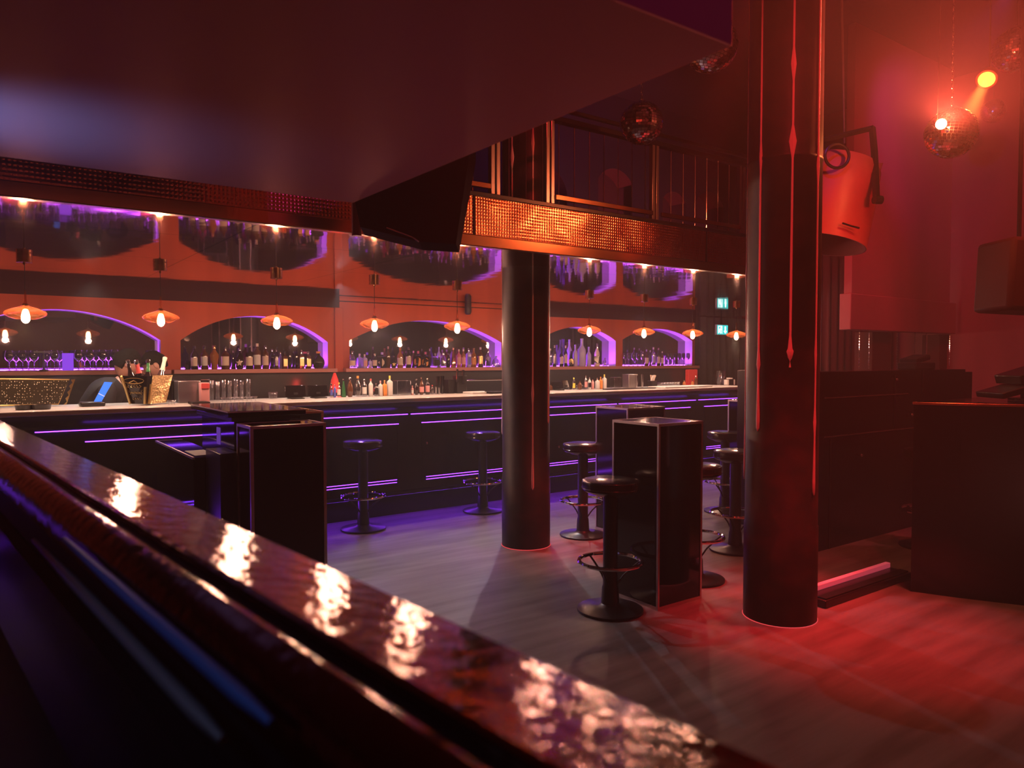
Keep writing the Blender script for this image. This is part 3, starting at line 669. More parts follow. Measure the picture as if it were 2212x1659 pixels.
# lilac reflections painted as emissive panels on the far wall
for (x, y, wd, hh, D), lab in (((1890, 227, 24, 50, 9), 'largest painted lilac reflection right of the thick column'), ((1927, 130, 11, 38, 9.5), 'dim narrow painted reflection above the lilac one'), ((1879, 147, 4, 22, 9.5), 'thinnest blue painted reflection near the lilac one')):
    p = onX(x, y, XE-.03); k = mpp(p.x, p.y); b = BM(); box(b, -.015, .015, -wd*k/2*1.4, wd*k/2*1.4, -hh*k/2, hh*k/2, Matrix.Translation(p)); tag(obj('wall_reflection', b, 'lilac', bevel=.004), lab, 'wall lamp', 'small painted reflections on the red wall')

# ------------------------------------------------------------------ far right lounge
b = BM(); pa, pb = onY(1838, 670, 4.9), onY(2079, 670, 4.9)
za, zb = onY(1838, 712, 4.9).z, onY(1838, 633, 4.9).z
box(b, pa.x, min(pb.x+.1, 11.4), 4.9, 5.05, za, zb); o = obj('bulkhead', b, 'redwall', bevel=.01); tag(o, 'boxed bulkhead hanging over the pillars in the red lounge', 'bulkhead')
b = BM(); box(b, pa.x+.1, min(pb.x, 11.3), 4.95, 5.05, zb, ZR-.004); o = obj('bulkhead_riser', b, 'redwall', smooth=False); tag(o, 'plain red riser above the boxed bulkhead', 'bulkhead')
for px0, px1, lab in ((1885, 1925, 'dark square pillar left under the bulkhead in the red lounge'), (2030, 2065, 'dark square pillar right under the bulkhead in the red lounge')):
    p0_, p1_ = onY(px0, 740, 5.1), onY(px1, 740, 5.1); b = BM(); box(b, p0_.x, p1_.x, 5.1, 5.35, 0, za); tag(obj('square_pillar', b, 'walldk', bevel=.01), lab, 'pillar', 'square pillars in the lounge')
for k_, (px, y0, y1) in enumerate(((1852, 712, 797), (1873, 712, 797), (1933, 722, 797), (1972, 715, 765), (1997, 718, 765), (2047, 728, 790))):
    p0_, p1_ = onY(px, y0, 5.0), onY(px, y1, 5.0); b = BM(); n = 14
    tube(b, [(p0_.x, 4.97, za), (p0_.x, 4.97, p1_.z)], .004, 6)
    for i in range(n): ell(b, (p0_.x, 4.97, p1_.z+(za-p1_.z)*(i+.5)/n), .009, .009, .012, 8, 6)
    o = obj('hanging_beads', b, 'chrome'); tag(o, 'glinting bead string, %s from the left under the lounge bulkhead' % ORD[k_], 'bead string', 'bead strings under the bulkhead')
def drape(name, label, p0, p1, z0, z1, n=40, amp=.04, mat='drape'):
    b = BM(); p0, p1 = Vector(p0), Vector(p1); d = (p1-p0); nn = Vector((-d.y, d.x)).normalized(); rows = []
    for i in range(n*4+1):
        f = i/(n*4); q = p0+d*f+nn*amp*sin(f*n*2*pi/2)*(.7+.3*sin(f*9)); rows.append((b.verts.new((q.x, q.y, z0)), b.verts.new((q.x, q.y, z1))))
    for a, c in zip(rows, rows[1:]): b.faces.new((a[0], c[0], c[1], a[1]))
    r = bmesh.ops.solidify(b, geom=b.faces[:], thickness=.01)
    return tag(obj(name, b, mat, ang=80), label, 'curtain')
drape('hanging_curtain', 'grey pleated curtain closing the wall right of the fifth arch', (10.05, 8.42), (11.5, 8.42), 0, 2.24, 16, .05)
drape('hanging_curtain', 'red-lit pleated curtain across the lounge behind the pillars', (9.7, 5.95), (11.5, 5.8), 0, 3.0, 22, .05, 'redwall')
# dark hanging speaker at the right
t = thing('hanging_speaker', 'dark loudspeaker hanging at the right frame edge above the mixer', 'speaker', (0, 0, 0))
b = BM(); mx = Matrix.Translation(at(2215, 615, 5.2)) @ Matrix.Rotation(ang, 4, 'Z') @ Matrix.Rotation(.05, 4, 'Y')
box(b, -.24, .3, -.2, .2, -.2, .3, mx); obj('cabinet', b, 'walldk', t, bevel=.03)
b = BM(); p = at(2200, 560, 5.2); tube(b, [p, (p.x, p.y, ZR)], .015, 8); obj('hanging_pole', b, 'blackpaint', t)

# ------------------------------------------------------------------ exit sign
t = thing('exit_sign', 'lit green emergency exit sign with running figure and down arrow', 'exit sign', (0, 0, 0))
e0, e1 = onY(1549, 722, 8.3), onY(1572, 703, 8.3); W_, H_ = e1.x-e0.x, e1.z-e0.z
b = BM(); box(b, e0.x-.01, e1.x+.01, 8.3, 8.34, e0.z-.01, e1.z+.01); obj('case', b, 'white', t, bevel=.004)
b = BM(); box(b, e0.x, e1.x, 8.296, 8.3, e0.z, e1.z); obj('face', b, 'exit', t, smooth=False)
def ex(u_, v_): return (e0.x+W_*u_, e0.z+H_*v_)
def flat(bm, poly, y0=8.292, y1=8.295):
    a = [bm.verts.new((x, y0, z)) for x, z in poly]; c = [bm.verts.new((x, y1, z)) for x, z in poly]; bm.faces.new(a); bm.faces.new(c[::-1])
    for i in range(len(poly)): j = (i+1) % len(poly); bm.faces.new((a[i], a[j], c[j], c[i]))
b = BM(); flat(b, [ex(.74, .1), ex(.9, .38), ex(.79, .38), ex(.79, .88), ex(.69, .88), ex(.69, .38), ex(.58, .38)]); obj('arrow', b, 'exitw', t, smooth=False)
b = BM(); flat(b, [ex(.07, .1), ex(.12, .1), ex(.12, .85), ex(.4, .85), ex(.4, .1), ex(.45, .1), ex(.45, .92), ex(.07, .92)]); obj('door_outline', b, 'exitw', t, smooth=False)
b = BM()
for (a_, c_, w_) in (((.30, .62), (.22, .38), .045), ((.22, .38), (.30, .26), .035), ((.30, .26), (.27, .1), .03), ((.22, .38), (.12, .22), .035), ((.29, .6), (.37, .48), .025), ((.28, .58), (.17, .52), .025)):
    (xa, zaa), (xb, zbb) = ex(*a_), ex(*c_); dx, dz = xb-xa, zbb-zaa; l = hypot(dx, dz); nx, nz = -dz/l*w_*W_, dx/l*w_*W_
    flat(b, [(xa+nx, zaa+nz), (xb+nx, zbb+nz), (xb-nx, zbb-nz), (xa-nx, zaa-nz)])
hx, hz = ex(.33, .74); flat(b, [(hx+.04*W_*cos(k*pi/4), hz+.04*W_*sin(k*pi/4)) for k in range(8)]); obj('running_figure', b, 'exitw', t, smooth=False)
b = BM(); tube(b, [(e0.x+W_/2, 8.32, e1.z), (e0.x+W_/2, 8.32, ZC)], .006, 6); obj('stem', b, 'blackpaint', t)

# ------------------------------------------------------------------ bottles and glasses
PROF = {
 'wine': ([(0, 0), (.92, 0), (1, .02), (1, .58), (.9, .66), (.55, .73), (.36, .79), (.34, .93), (.38, .935), (.38, .96), (.3, .96)], (.14, .5), .9),
 'spirit': ([(0, 0), (.92, 0), (1, .02), (1, .62), (.93, .68), (.5, .76), (.32, .8), (.3, .92)], (.16, .55), .9),
 'square': ([(0, 0), (.92, 0), (1, .02), (1, .66), (.92, .71), (.5, .76), (.32, .79), (.3, .88)], (.14, .56), .86),
 'round': ([(0, 0), (.55, 0), (.8, .06), (1, .28), (.95, .48), (.7, .64), (.36, .74), (.26, .8), (.25, .92)], None, .9),
 'dome': ([(0, 0), (.95, 0), (1, .05), (.98, .35), (.8, .6), (.4, .76), (.2, .8), (.2, .88)], None, .86),
 'cone': ([(0, 0), (.95, 0), (1, .03), (.85, .3), (.55, .62), (.3, .82), (.24, .93)], None, .92),
 'decanter': ([(0, 0), (.6, 0), (.66, .03), (.85, .35), (1, .55), (.95, .62), (.5, .74), (.3, .8), (.28, .92)], (.3, .5), .88),
 'tall': ([(0, 0), (.95, 0), (1, .02), (1, .52), (.93, .6), (.6, .7), (.37, .76), (.35, .95), (.39, .96), (.39, 1)], None, None),
 'fancy': ([(0, 0), (.95, 0), (1, .04), (.8, .2), (.72, .35), (.9, .5), (.85, .6), (.45, .72), (.4, .76), (.3, .8)], None, .8),
}
LABN = {}
def bottle(px, row_y, zb, hpx, wpx, kind, mat, lab=None, cap=None, desc='', where='', group=None, shape='band', name='bottle'):
    p = onY(px, 700, row_y); k = mpp(p.x, p.y); h, r = hpx*k, wpx*k/2
    prof, lz, cz = PROF[kind]; sq = kind == 'square'; n = 4 if sq else 20
    prof = [(a*r*(1.41*.93 if sq else 1), z*h) for a, z in prof]; prof.append((0, prof[-1][1]))
    b = BM(); lathe(b, prof, n, (0, 0, 0), Matrix.Rotation(pi/4, 3, 'Z') if sq else None)
    o = obj(name, b, mat, bevel=(r*.12 if sq else 0)); o.location = (p.x, row_y, zb+.0006)
    o.rotation_euler = (0, 0, rnd.uniform(-.12, .12) if sq else 0)
    tag(o, (desc+' '+where).strip(), 'bottle' if name == 'bottle' else name.replace('_', ' '), group)
    if lab:
        l0, l1 = lz or (.15, .45); b = BM(); th = atan(p.x/row_y)  # faces the room
        fa = -pi/2
        if shape == 'band':
            if sq: box(b, -r*.8, r*.8, -r*1.0, -r*.96, l0*h, l1*h)
            else:
                vs = []
                for i in range(13):
                    a = fa-.45+(-1.1+2.2*i/12); rr = r*1.015; vs.append((b.verts.new((rr*cos(a), rr*sin(a), l0*h)), b.verts.new((rr*cos(a), rr*sin(a), l1*h))))
                for q0, q1 in zip(vs, vs[1:]): b.faces.new((q0[0], q1[0], q1[1], q0[1]))
        else:
            npt = {'diamond': 4, 'disc': 16, 'star': 10}[shape]; zc = (l0+l1)/2*h; R = (l1-l0)*h*.6; vv = []
            for i in range(npt):
                a = pi/2+2*pi*i/npt; q = R*(.45 if (shape == 'star' and i % 2) else 1); x = min(.95*r, max(-.95*r, q*cos(a)*.8))
                vv.append(b.verts.new((x-r*.35, -sqrt(max(0, (r*1.06)**2-(x-r*.35)**2)) if abs(x-r*.35) < r*1.06 else 0, zc+q*sin(a))))
            b.faces.new(vv)
        obj('label', b, lab, o, smooth=(shape == 'band' and not sq))
    if cap and cz:
        rr = max(.006, r*.3); b = BM(); lathe(b, [(0, cz*h-h*.02), (rr*1.15, cz*h-h*.02), (rr*1.2, h*.985), (rr*1.05, h), (0, h)], 14); obj('cap', b, cap, o)
    return o

# second arch
A2 = [(404, 25, 12, 'square', 'darkglass', None, None, 'band', 'short dark flask', 0), (419, 51, 15, 'wine', 'darkglass', 'cream', 'blackpaint', 'band', 'dark wine bottle with cream label', 1),
 (441, 50, 15, 'spirit', 'brownglass', 'paper', 'blackpaint', 'band', 'dark spirit bottle with white lower label', 1), (462, 52, 19, 'decanter', 'amber', None, 'goldbar', 'band', 'amber decanter narrowing to its foot', 1),
 (486, 50, 18, 'spirit', 'brownglass', 'cream', 'blackpaint', 'band', 'brown bottle with broad cream label', 1), (503, 40, 10, 'spirit', 'darkglass', None, 'chrome', 'band', 'thin black bottle', 0),
 (517, 45, 19, 'round', 'darkglass', 'cream', 'chrome', 'star', 'round black bottle with white cross emblem', 1), (538, 52, 16, 'wine', 'darkglass', 'cream', 'blackpaint', 'band', 'dark bottle with pale oval label', 1),
 (555, 55, 16, 'spirit', 'brownglass', 'paper', 'cream', 'band', 'bottle with tall white label', 1), (573, 50, 14, 'spirit', 'brownglass', 'cream', 'chrome', 'band', 'brown bottle with torn cream label', 1),
 (587, 42, 11, 'spirit', 'darkglass', None, 'chrome', 'band', 'plain black bottle', 0), (596, 42, 10, 'spirit', 'darkglass', 'steel', 'chrome', 'band', 'black bottle with silver stripes', 1),
 (605, 36, 8, 'spirit', 'purpleglass', None, 'chrome', 'band', 'small violet bottle', 0), (614, 38, 11, 'square', 'brownglass', 'gold', 'blackpaint', 'band', 'slim bottle with gold label', 1),
 (625, 49, 8, 'wine', 'darkglass', None, 'blackpaint', 'band', 'slim dark bottle with long neck', 1), (633, 38, 8, 'spirit', 'darkglass', None, 'blackpaint', 'band', 'short slim black bottle', 0),
 (640, 46, 8, 'wine', 'darkglass', None, 'blackpaint', 'band', 'slim tall black bottle', 1), (650, 40, 11, 'square', 'brownglass', 'gold', 'chrome', 'band', 'slim square bottle with gold label', 1),
 (665, 37, 11, 'square', 'brownglass', 'gold', 'chrome', 'band', 'square bottle with ornate gold label', 1), (687, 37, 27, 'round', 'darkglass', None, 'orangep', 'band', 'round black flask with orange stopper', 1)]
A3 = [(761, 37, 14, 'dome', 'clear2', 'cream', 'chrome', 'band', 'clear round-shouldered bottle with cream label', 1), (776, 31, 10, 'square', 'purpleglass', None, 'cream', 'band', 'pale violet square bottle', 0),
 (787, 30, 10, 'square', 'purpleglass', 'pinkp', 'cream', 'band', 'pale bottle with pink label', 1), (799, 21, 7, 'square', 'purpleglass', None, None, 'band', 'tiny violet flask', 1),
 (809, 31, 11, 'spirit', 'darkglass', 'cream', 'cream', 'band', 'squat dark bottle with cream label', 1), (825, 34, 15, 'square', 'darkglass', 'cream', 'purpleglass', 'diamond', 'black bottle with white diamond label', 1),
 (838, 46, 10, 'wine', 'brownglass', None, 'pinkp', 'band', 'brown bottle with pink cap', 1), (850, 26, 13, 'round', 'darkglass', 'gold', 'chrome', 'star', 'small round bottle with gold star', 1),
 (864, 43, 13, 'wine', 'amber', 'cream', 'orangep', 'band', 'amber bottle with tan label', 1), (882, 44, 12, 'spirit', 'darkglass', 'cream', 'chrome', 'band', 'dark bottle with low cream label', 1),
 (893, 36, 9, 'spirit', 'brownglass', None, 'pinkp', 'band', 'brown bottle with pink stopper', 0), (903, 36, 14, 'square', 'darkglass', 'orangep', 'pinkglass', 'disc', 'square black bottle with orange seal', 1),
 (919, 34, 14, 'square', 'darkglass', 'orangep', 'pinkglass', 'disc', 'black bottle with twin stoppers', 1), (928, 40, 8, 'wine', 'brownglass', None, 'cream', 'band', 'slim brown bottle', 0),
 (940, 31, 17, 'square', 'clear2', 'blackmatte', 'steel', 'band', 'clear square bottle with dark lower half', 1), (948, 44, 8, 'spirit', 'purpleglass', None, 'purpleglass', 'band', 'violet bottle with knob stopper', 0),
 (957, 33, 15, 'dome', 'clear2', 'steel', 'chrome', 'disc', 'clear skull-like bottle', 1), (968, 31, 8, 'spirit', 'darkglass', None, 'chrome', 'band', 'dark glinting bottle', 1),
 (979, 43, 12, 'cone', 'coppermet', None, 'coppermet', 'band', 'copper cone-shaped bottle', 1), (991, 39, 10, 'spirit', 'pinkglass', 'pinkp', 'cream', 'band', 'pink bottle', 1),
 (1001, 39, 10, 'spirit', 'amber', 'pinkp', 'cream', 'band', 'peach coloured bottle', 1), (1012, 41, 9, 'square', 'purpleglass', 'bluep', 'steel', 'band', 'blue-violet square bottle', 1),
 (1023, 42, 12, 'wine', 'amber', 'orangep', 'brownglass', 'band', 'amber bottle with orange label', 1), (1038, 43, 12, 'spirit', 'brownglass', 'gold', 'cream', 'band', 'bottle with gold label and pale cap', 1),
 (1054, 37, 15, 'decanter', 'clear2', None, 'chrome', 'band', 'cut crystal bottle', 1), (1071, 24, 17, 'dome', 'clear2', None, 'purpleglass', 'band', 'clear dome-shaped bottle', 1)]
A4 = [(1189, 39, 8, 'spirit', 'clear2', None, 'cream', 'band', 'clear narrow bottle beside the round column', 1), (1198, 46, 9, 'wine', 'darkglass', 'steel', 'cream', 'band', 'grey bottle with pale capsule', 1),
 (1213, 37, 9, 'spirit', 'darkglass', 'cream', 'blackpaint', 'band', 'dark bottle with cream label', 1), (1222, 45, 8, 'spirit', 'darkglass', 'cream', 'cream', 'band', 'dark bottle with tan label', 1),
 (1230, 58, 12, 'tall', 'purpleglass', None, None, 'band', 'large frosted bottle standing at the back', 0), (1234, 36, 11, 'cone', 'darkglass', 'gold', None, 'disc', 'dark sloping bottle with gold seal', 1),
 (1243, 47, 11, 'tall', 'purpleglass', None, None, 'band', 'medium frosted violet bottle', 1), (1257, 60, 18, 'tall', 'purpleglass', None, None, 'band', 'tallest frosted violet bottle', 1),
 (1272, 42, 11, 'tall', 'purpleglass', None, None, 'band', 'smaller frosted violet bottle', 1), (1290, 49, 13, 'fancy', 'cream', 'steel', 'steel', 'disc', 'white patterned carafe with crown stopper', 1),
 (1307, 18, 11, 'dome', 'clear2', None, 'steel', 'band', 'small clear flask', 1)]
A5 = [(1397, 35, 9, 'wine', 'brownglass', 'cream', 'purpleglass', 'band', 'brown bottle with violet capsule', 1), (1405, 33, 6, 'wine', 'darkglass', None, 'cream', 'band', 'slim dark bottle', 0),
 (1412, 40, 9, 'spirit', 'clear2', 'purpleglass', 'cream', 'band', 'clear bottle with violet label', 1), (1423, 38, 8, 'wine', 'darkglass', 'cream', 'pinkp', 'band', 'dark wine bottle with pink capsule', 1),
 (1431, 31, 7, 'spirit', 'brownglass', 'cream', 'cream', 'band', 'small bottle with cream label', 1)]
for nm, L_ in (('second', A2), ('third', A3), ('fourth', A4), ('fifth', A5)):
    for i, (px, hp_, wp, kd, mt, lb, cp, sh, ds, row) in enumerate(L_):
        bottle(px, 8.44 if row else 8.555, ZS, hp_, wp, kd, mt, lb, cp, ds+',', '%s bottle from the left in the %s arch' % (ORD[i], nm), 'bottles in the %s arch' % nm, sh)
def glass_mesh(kind):
    b = BM()
    if kind == 'wine': lathe(b, [(0, 0), (.30, .0), (.31, .012), (.06, .035), (.035, .08), (.035, .42), (.1, .47), (.32, .56), (.42, .68), (.4, .84), (.33, 1.0), (.32, 1.0), (.39, .84), (.41, .68), (.3, .57), (.05, .48)], 24)
    elif kind == 'coupe': lathe(b, [(0, 0), (.34, 0), (.06, .05), (.045, .5), (.25, .62), (.42, .8), (.45, 1), (.43, 1), (.4, .8), (.2, .65), (0, .6)], 20)
    else: lathe(b, [(0, 0), (.34, 0), (.42, 1), (.4, 1), (.33, .08), (0, .06)], 20)
    me = bpy.data.meshes.new('glass'); bmesh.ops.recalc_face_normals(b, faces=b.faces); b.to_mesh(me); b.free()
    for p in me.polygons: p.use_smooth = True
    return me
GM = {}
def glass(px, Y, zb, hpx, kind, mat, label, cat='wine glass', group=None, name='wine_glass', w=1.0):
    if (kind, mat) not in GM:
        me = glass_mesh(kind); me.materials.append(M[mat]); GM[kind, mat] = me
    p = onY(px, 700, Y); k = mpp(p.x, p.y)*hpx; o = bpy.data.objects.new(name, GM[kind, mat]); COL.objects.link(o)
    o.location = (p.x, Y, zb+.0006); o.scale = (k*w, k*w, k); tag(o, label, cat, group); return o
for i, px in enumerate((18, 47, 72, 116, 168, 193, 220, 246)):
    glass(px, 8.42, ZS, 44, 'wine', 'dkwine', 'large wine glass, %s from the left in the front row of the first arch' % ORD[i], group='wine glasses in the first arch', w=.52)
for i, px in enumerate((33, 60, 100, 127, 181, 206, 233, 330)):
    glass(px, 8.545, ZS, 42, 'wine', 'dkwine', 'large wine glass, %s from the left in the back row of the first arch' % ORD[i], group='wine glasses in the first arch', w=.52)
for i, px in enumerate((1350, 1359, 1368, 1378, 1388)):
    glass(px, 8.42, ZS, 28, 'wine', 'dkwine', 'wine glass left of the bottles, %s from the left in the fifth arch' % ORD[i], group='wine glasses in the fifth arch', w=.36)
for i, px in enumerate((1443, 1451, 1460, 1468, 1477, 1487)):
    glass(px, 8.42, ZS, 27, 'wine', 'dkwine', 'wine glass right of the bottles, %s from the left in the fifth arch' % ORD[i], group='wine glasses in the fifth arch', w=.36)
for i, px in enumerate((1437, 1446, 1455)):
    glass(px, 8.55, ZS, 22, 'tumbler', 'clear', 'straight tumbler, %s from the left behind the glasses of the fifth arch' % ORD[i], 'tumbler', 'tumblers in the fifth arch', 'tumbler', .4)
p = onY(145, 700, 8.46); b = BM(); box(b, p.x-.045, p.x+.045, 8.42, 8.50, ZS+.001, ZS+.17); tag(obj('lit_box', b, 'litbox', bevel=.003), 'violet-lit divider box between the wine glasses of the first arch', 'box')
p = onY(92, 700, 8.40); b = BM(); lathe(b, [(0, 0), (.04, 0), (.04, .008), (.008, .015), (.008, .17), (.0, .17)], 16); box(b, -.075, .075, -.02, .02, .17, .185); o = obj('small_stand', b, 'blackpaint'); o.location = (p.x, 8.36, ZS+.001); tag(o, 'black T-shaped stand among the wine glasses of the first arch', 'stand')

# ---- things standing on the bar
ZT = 1.1505
def bt(px, hpx, wpx, kind, mat, lab, cap, desc, Y=6.72, sh='band'):
    return bottle(px, Y, ZT, hpx, wpx, kind, mat, lab, cap, desc, '', 'bottles standing on the bar top', sh)
for a in [(715, 30, 6, 'spirit', 'clear2', 'bluep', 'chrome', 'small clear bottle with blue label, first right of the order screens'), (722, 28, 6, 'spirit', 'bluep', None, 'chrome', 'small blue bottle beside the small clear one on the bar'),
          (731, 32, 8, 'spirit', 'clear2', 'paper', 'yellowp', 'bottle with white label and yellow collar on the bar'), (741, 39, 11, 'cone', 'greenp', None, 'chrome', 'green sloping bottle on the bar'),
          (755, 42, 14, 'round', 'brownglass', None, 'chrome', 'bulbous brown bottle with pourer on the bar'), (772, 45, 14, 'round', 'clear2', None, 'orangep', 'bulbous clear bottle with long neck on the bar'),
          (786, 37, 11, 'spirit', 'clear2', 'paper', 'steel', 'clear bottle with half white label on the bar'), (800, 38, 10, 'spirit', 'white', 'paper', 'redp', 'white bottle with red band on the bar'),
          (812, 28, 10, 'spirit', 'clear2', 'blackmatte', 'steel', 'clear bottle with dark lower label on the bar'), (821, 33, 8, 'square', 'white', None, 'pinkp', 'white carton bottle with dusky pink cap on the bar'),
          (830, 34, 9, 'square', 'orangep', 'orangep', 'orangep', 'orange juice bottle with orange cap on the bar'), (841, 43, 11, 'square', 'white', None, 'yellowp', 'white bottle with yellow cap on the bar'),
          (890, 20, 6, 'spirit', 'pinkp', 'paper', 'pinkp', 'tiny pink bottle right of the ice block on the bar'), (899, 34, 9, 'round', 'darkglass', None, 'chrome', 'dark slim-necked bottle right of the tiny pink one'),
          (910, 38, 11, 'round', 'brownglass', 'pinkp', 'chrome', 'brown bulb bottle with pink neck label on the bar'), (923, 35, 10, 'spirit', 'darkglass', 'pinkp', 'chrome', 'dark bottle with pink label on the bar'),
          (933, 20, 7, 'spirit', 'clear2', None, 'redp', 'small jar bottle with red top before the shakers')]:
    bt(*a[:4], a[4], a[5], a[6], a[7])
for a in [(1190, 14, 6, 'square', 'brownglass', None, None, 'small brown jar right of the round column on the bar'), (1240, 26, 6, 'spirit', 'clear2', 'yellowp', 'yellowp', 'small bottle with yellow cap left of the copper mule cup'),
          (1253, 20, 10, 'round', 'brownglass', None, None, 'bulbous brown bottle in the cluster under the fourth arch'), (1266, 30, 7, 'spirit', 'clear2', 'pinkp', 'steel', 'pink labelled bottle in the cluster under the fourth arch'),
          (1274, 26, 7, 'spirit', 'white', 'blackmatte', 'steel', 'white and black bottle in the cluster under the fourth arch'), (1281, 22, 6, 'spirit', 'pinkp', None, None, 'tiny pink bottle under the fourth arch'),
          (1291, 24, 8, 'square', 'white', None, 'brownglass', 'white carton with brown cap under the fourth arch'), (1298, 26, 7, 'square', 'orangep', None, 'orangep', 'orange carton with orange cap under the fourth arch'),
          (1306, 31, 8, 'square', 'white', None, 'yellowp', 'white carton with yellow cap under the fourth arch'), (1479, 13, 7, 'round', 'amber', None, 'blackpaint', 'first squat amber jar on the white tray'),
          (1497, 13, 7, 'round', 'amber', None, 'blackpaint', 'second squat amber jar on the white tray'), (1504, 22, 6, 'spirit', 'brownglass', None, 'white', 'small brown bottle with white cap at the tray end')]:
    bt(*a[:4], a[4], a[5], a[6], a[7], Y=6.72)
def bx(name, px0, px1, hpx, dY, mat, label, cat, Y=6.75, z=ZT, bevel=.004, group=None):
    a, c = onY(px0, 700, Y), onY(px1, 700, Y); k = mpp(a.x, a.y); b = BM(); box(b, a.x, c.x, Y-dY/2, Y+dY/2, z, z+hpx*k)
    return tag(obj(name, b, mat, bevel=bevel), label, cat, group)
bx('ice_block', 853, 882, 32, .1, 'clear2', 'clear ribbed block of ice or glass on the bar, left one', 'ice block')
bx('ice_block', 1323, 1338, 24, .08, 'clear2', 'clear ribbed block by the steel box, right one', 'ice block')
bx('steel_box', 378, 427, 47, .16, 'brush', 'tall brushed steel box left of the pink dispenser on the bar', 'box', 6.72, bevel=.006)
bx('steel_box', 1352, 1371, 29, .12, 'brush', 'small steel box behind the shakers at the bar right end', 'box', 6.82)
bx('serving_mat', 408, 447, 5, .16, 'blackmatte', 'flat black bar mat before the steel box', 'mat', 6.42)
bx('serving_mat', 1308, 1412, 2, .1, 'blackmatte', 'long thin black mat under the shakers', 'mat', 6.5)
bx('white_tray', 1419, 1521, 3, .3, 'white', 'flat white tray at the right end of the bar', 'tray', 6.5)
bx('white_tray', 1010, 1053, 4, .2, 'white', 'white chopping tray near the round dark column', 'tray', 6.62)
bx('black_tray', 1053, 1080, 5, .12, 'blackmatte', 'black tray against the round dark column', 'tray', 6.5)
for i, px in enumerate((1480, 1487, 1494)):
    pass
# order screens
def screen(px0, px1, hpx, label, lean, Y=6.72, mat='blackgloss'):
    a, c = onY(px0, 700, Y), onY(px1, 700, Y); k = mpp(a.x, a.y); w = (c.x-a.x)/2; h = hpx*k
    t = thing('order_screen', label, 'screen', ((a.x+c.x)/2, Y, ZT), 0, 'order screens on the bar')
    mx = Matrix.Translation((0, 0, .012)) @ Matrix.Rotation(lean, 4, 'X')
    b = BM(); box(b, -w, w, -.008, .008, 0, h, mx); obj('display', b, mat, t, bevel=.004)
    b = BM(); box(b, -w*.6, w*.6, -.07, .07, 0, .012); obj('foot', b, 'blackpaint', t, bevel=.003)
    b = BM(); box(b, -.02, .02, 0, .06, .012, h*.5); obj('stem', b, 'blackpaint', t)
screen(615, 660, 27, 'first black order screen on the bar right of the glasses', -.3)
screen(665, 708, 26, 'second black order screen, beside the red glow on the bar', -.3)
screen(1194, 1216, 17, 'small black order screen right of the round column', -.4)
screen(1218, 1230, 18, 'dark order screen amid the bottle cluster under the fourth arch', -.4, 6.87)
# tablet with blue picture and its dock
t = thing('tablet', 'tilted tablet with glowing blue screen on a black dock', 'tablet', (0, 0, 0))
q = [onY(203, 868, 6.6), onY(219, 868, 6.6), onY(243, 826, 6.6), onY(226, 825, 6.6)]
b = BM(); f = [b.verts.new(v) for v in q]; g = [b.verts.new(v+Vector((0, .012, 0))) for v in q]; b.faces.new(f); b.faces.new(g[::-1])
for i in range(4): b.faces.new((f[i], f[(i+1) % 4], g[(i+1) % 4], g[i]))
obj('display', b, 'screen', t, smooth=False)
b = BM(); cq = (q[0]+q[1])/2; r0 = q[0]+(q[3]-q[0])*.42; r1 = q[1]+(q[2]-q[1])*.28; tube(b, [r0+Vector((0, -.004, 0)), r1+Vector((0, -.004, 0))], .0035, 6); obj('picture_line', b, 'screenw', t)
b = BM(); box(b, q[0].x-.1, q[1].x+.02, 6.52, 6.66, ZT, ZT+.035); obj('dock', b, 'blackpaint', t, bevel=.012)
for (px, w_, lab) in ((47, .09, 'left black ashtray on the bar before the beaded board'), (84, .11, 'right black ashtray on the bar before the beaded board')):
    p = onY(px, 700, 6.42); b = BM(); lathe(b, [(0, 0), (w_*.55, 0), (w_*.62, .035), (w_*.5, .035), (w_*.45, .012), (0, .012)], 24); o = obj('ashtray', b, 'blackpaint'); o.location = (p.x, 6.4, ZT); tag(o, lab, 'ashtray', 'ashtrays on the bar')
# beaded board with a gold zigzag side
t = thing('menu_board', 'leaning beaded board with gold frame and zigzag gold side', 'board', (0, 0, 0))
YQ = 6.78; q = [onY(-60, 878, YQ), onY(126, 873, YQ), onY(150, 820, YQ), onY(-40, 818, YQ)]
def slab(name, q, mat, par, dy=.015, y0=0):
    b = BM(); f = [b.verts.new(v+Vector((0, y0, 0))) for v in q]; g = [b.verts.new(v+Vector((0, y0+dy, 0))) for v in q]; b.faces.new(f); b.faces.new(g[::-1])
    for i in range(len(q)): b.faces.new((f[i], f[(i+1) % len(q)], g[(i+1) % len(q)], g[i]))
    return obj(name, b, mat, par, smooth=False)
slab('bead_panel', q, 'board', t)
b = BM(); tube(b, [q[0], q[1], q[2], q[3]], .006, 6); obj('frame', b, 'gold', t)
zz = [onY(129, 874, YQ)]; lft = [onY(138, 874, YQ)]
zl = []
for i in range(9):
    f = i/8; zl.append(onY(137+16*f+(5 if i % 2 else 0), 874-54*f, YQ))
slab('zigzag_side', zl+[onY(162, 819, YQ), onY(143, 874, YQ)][0:2], 'gold', t, .01, -.02)
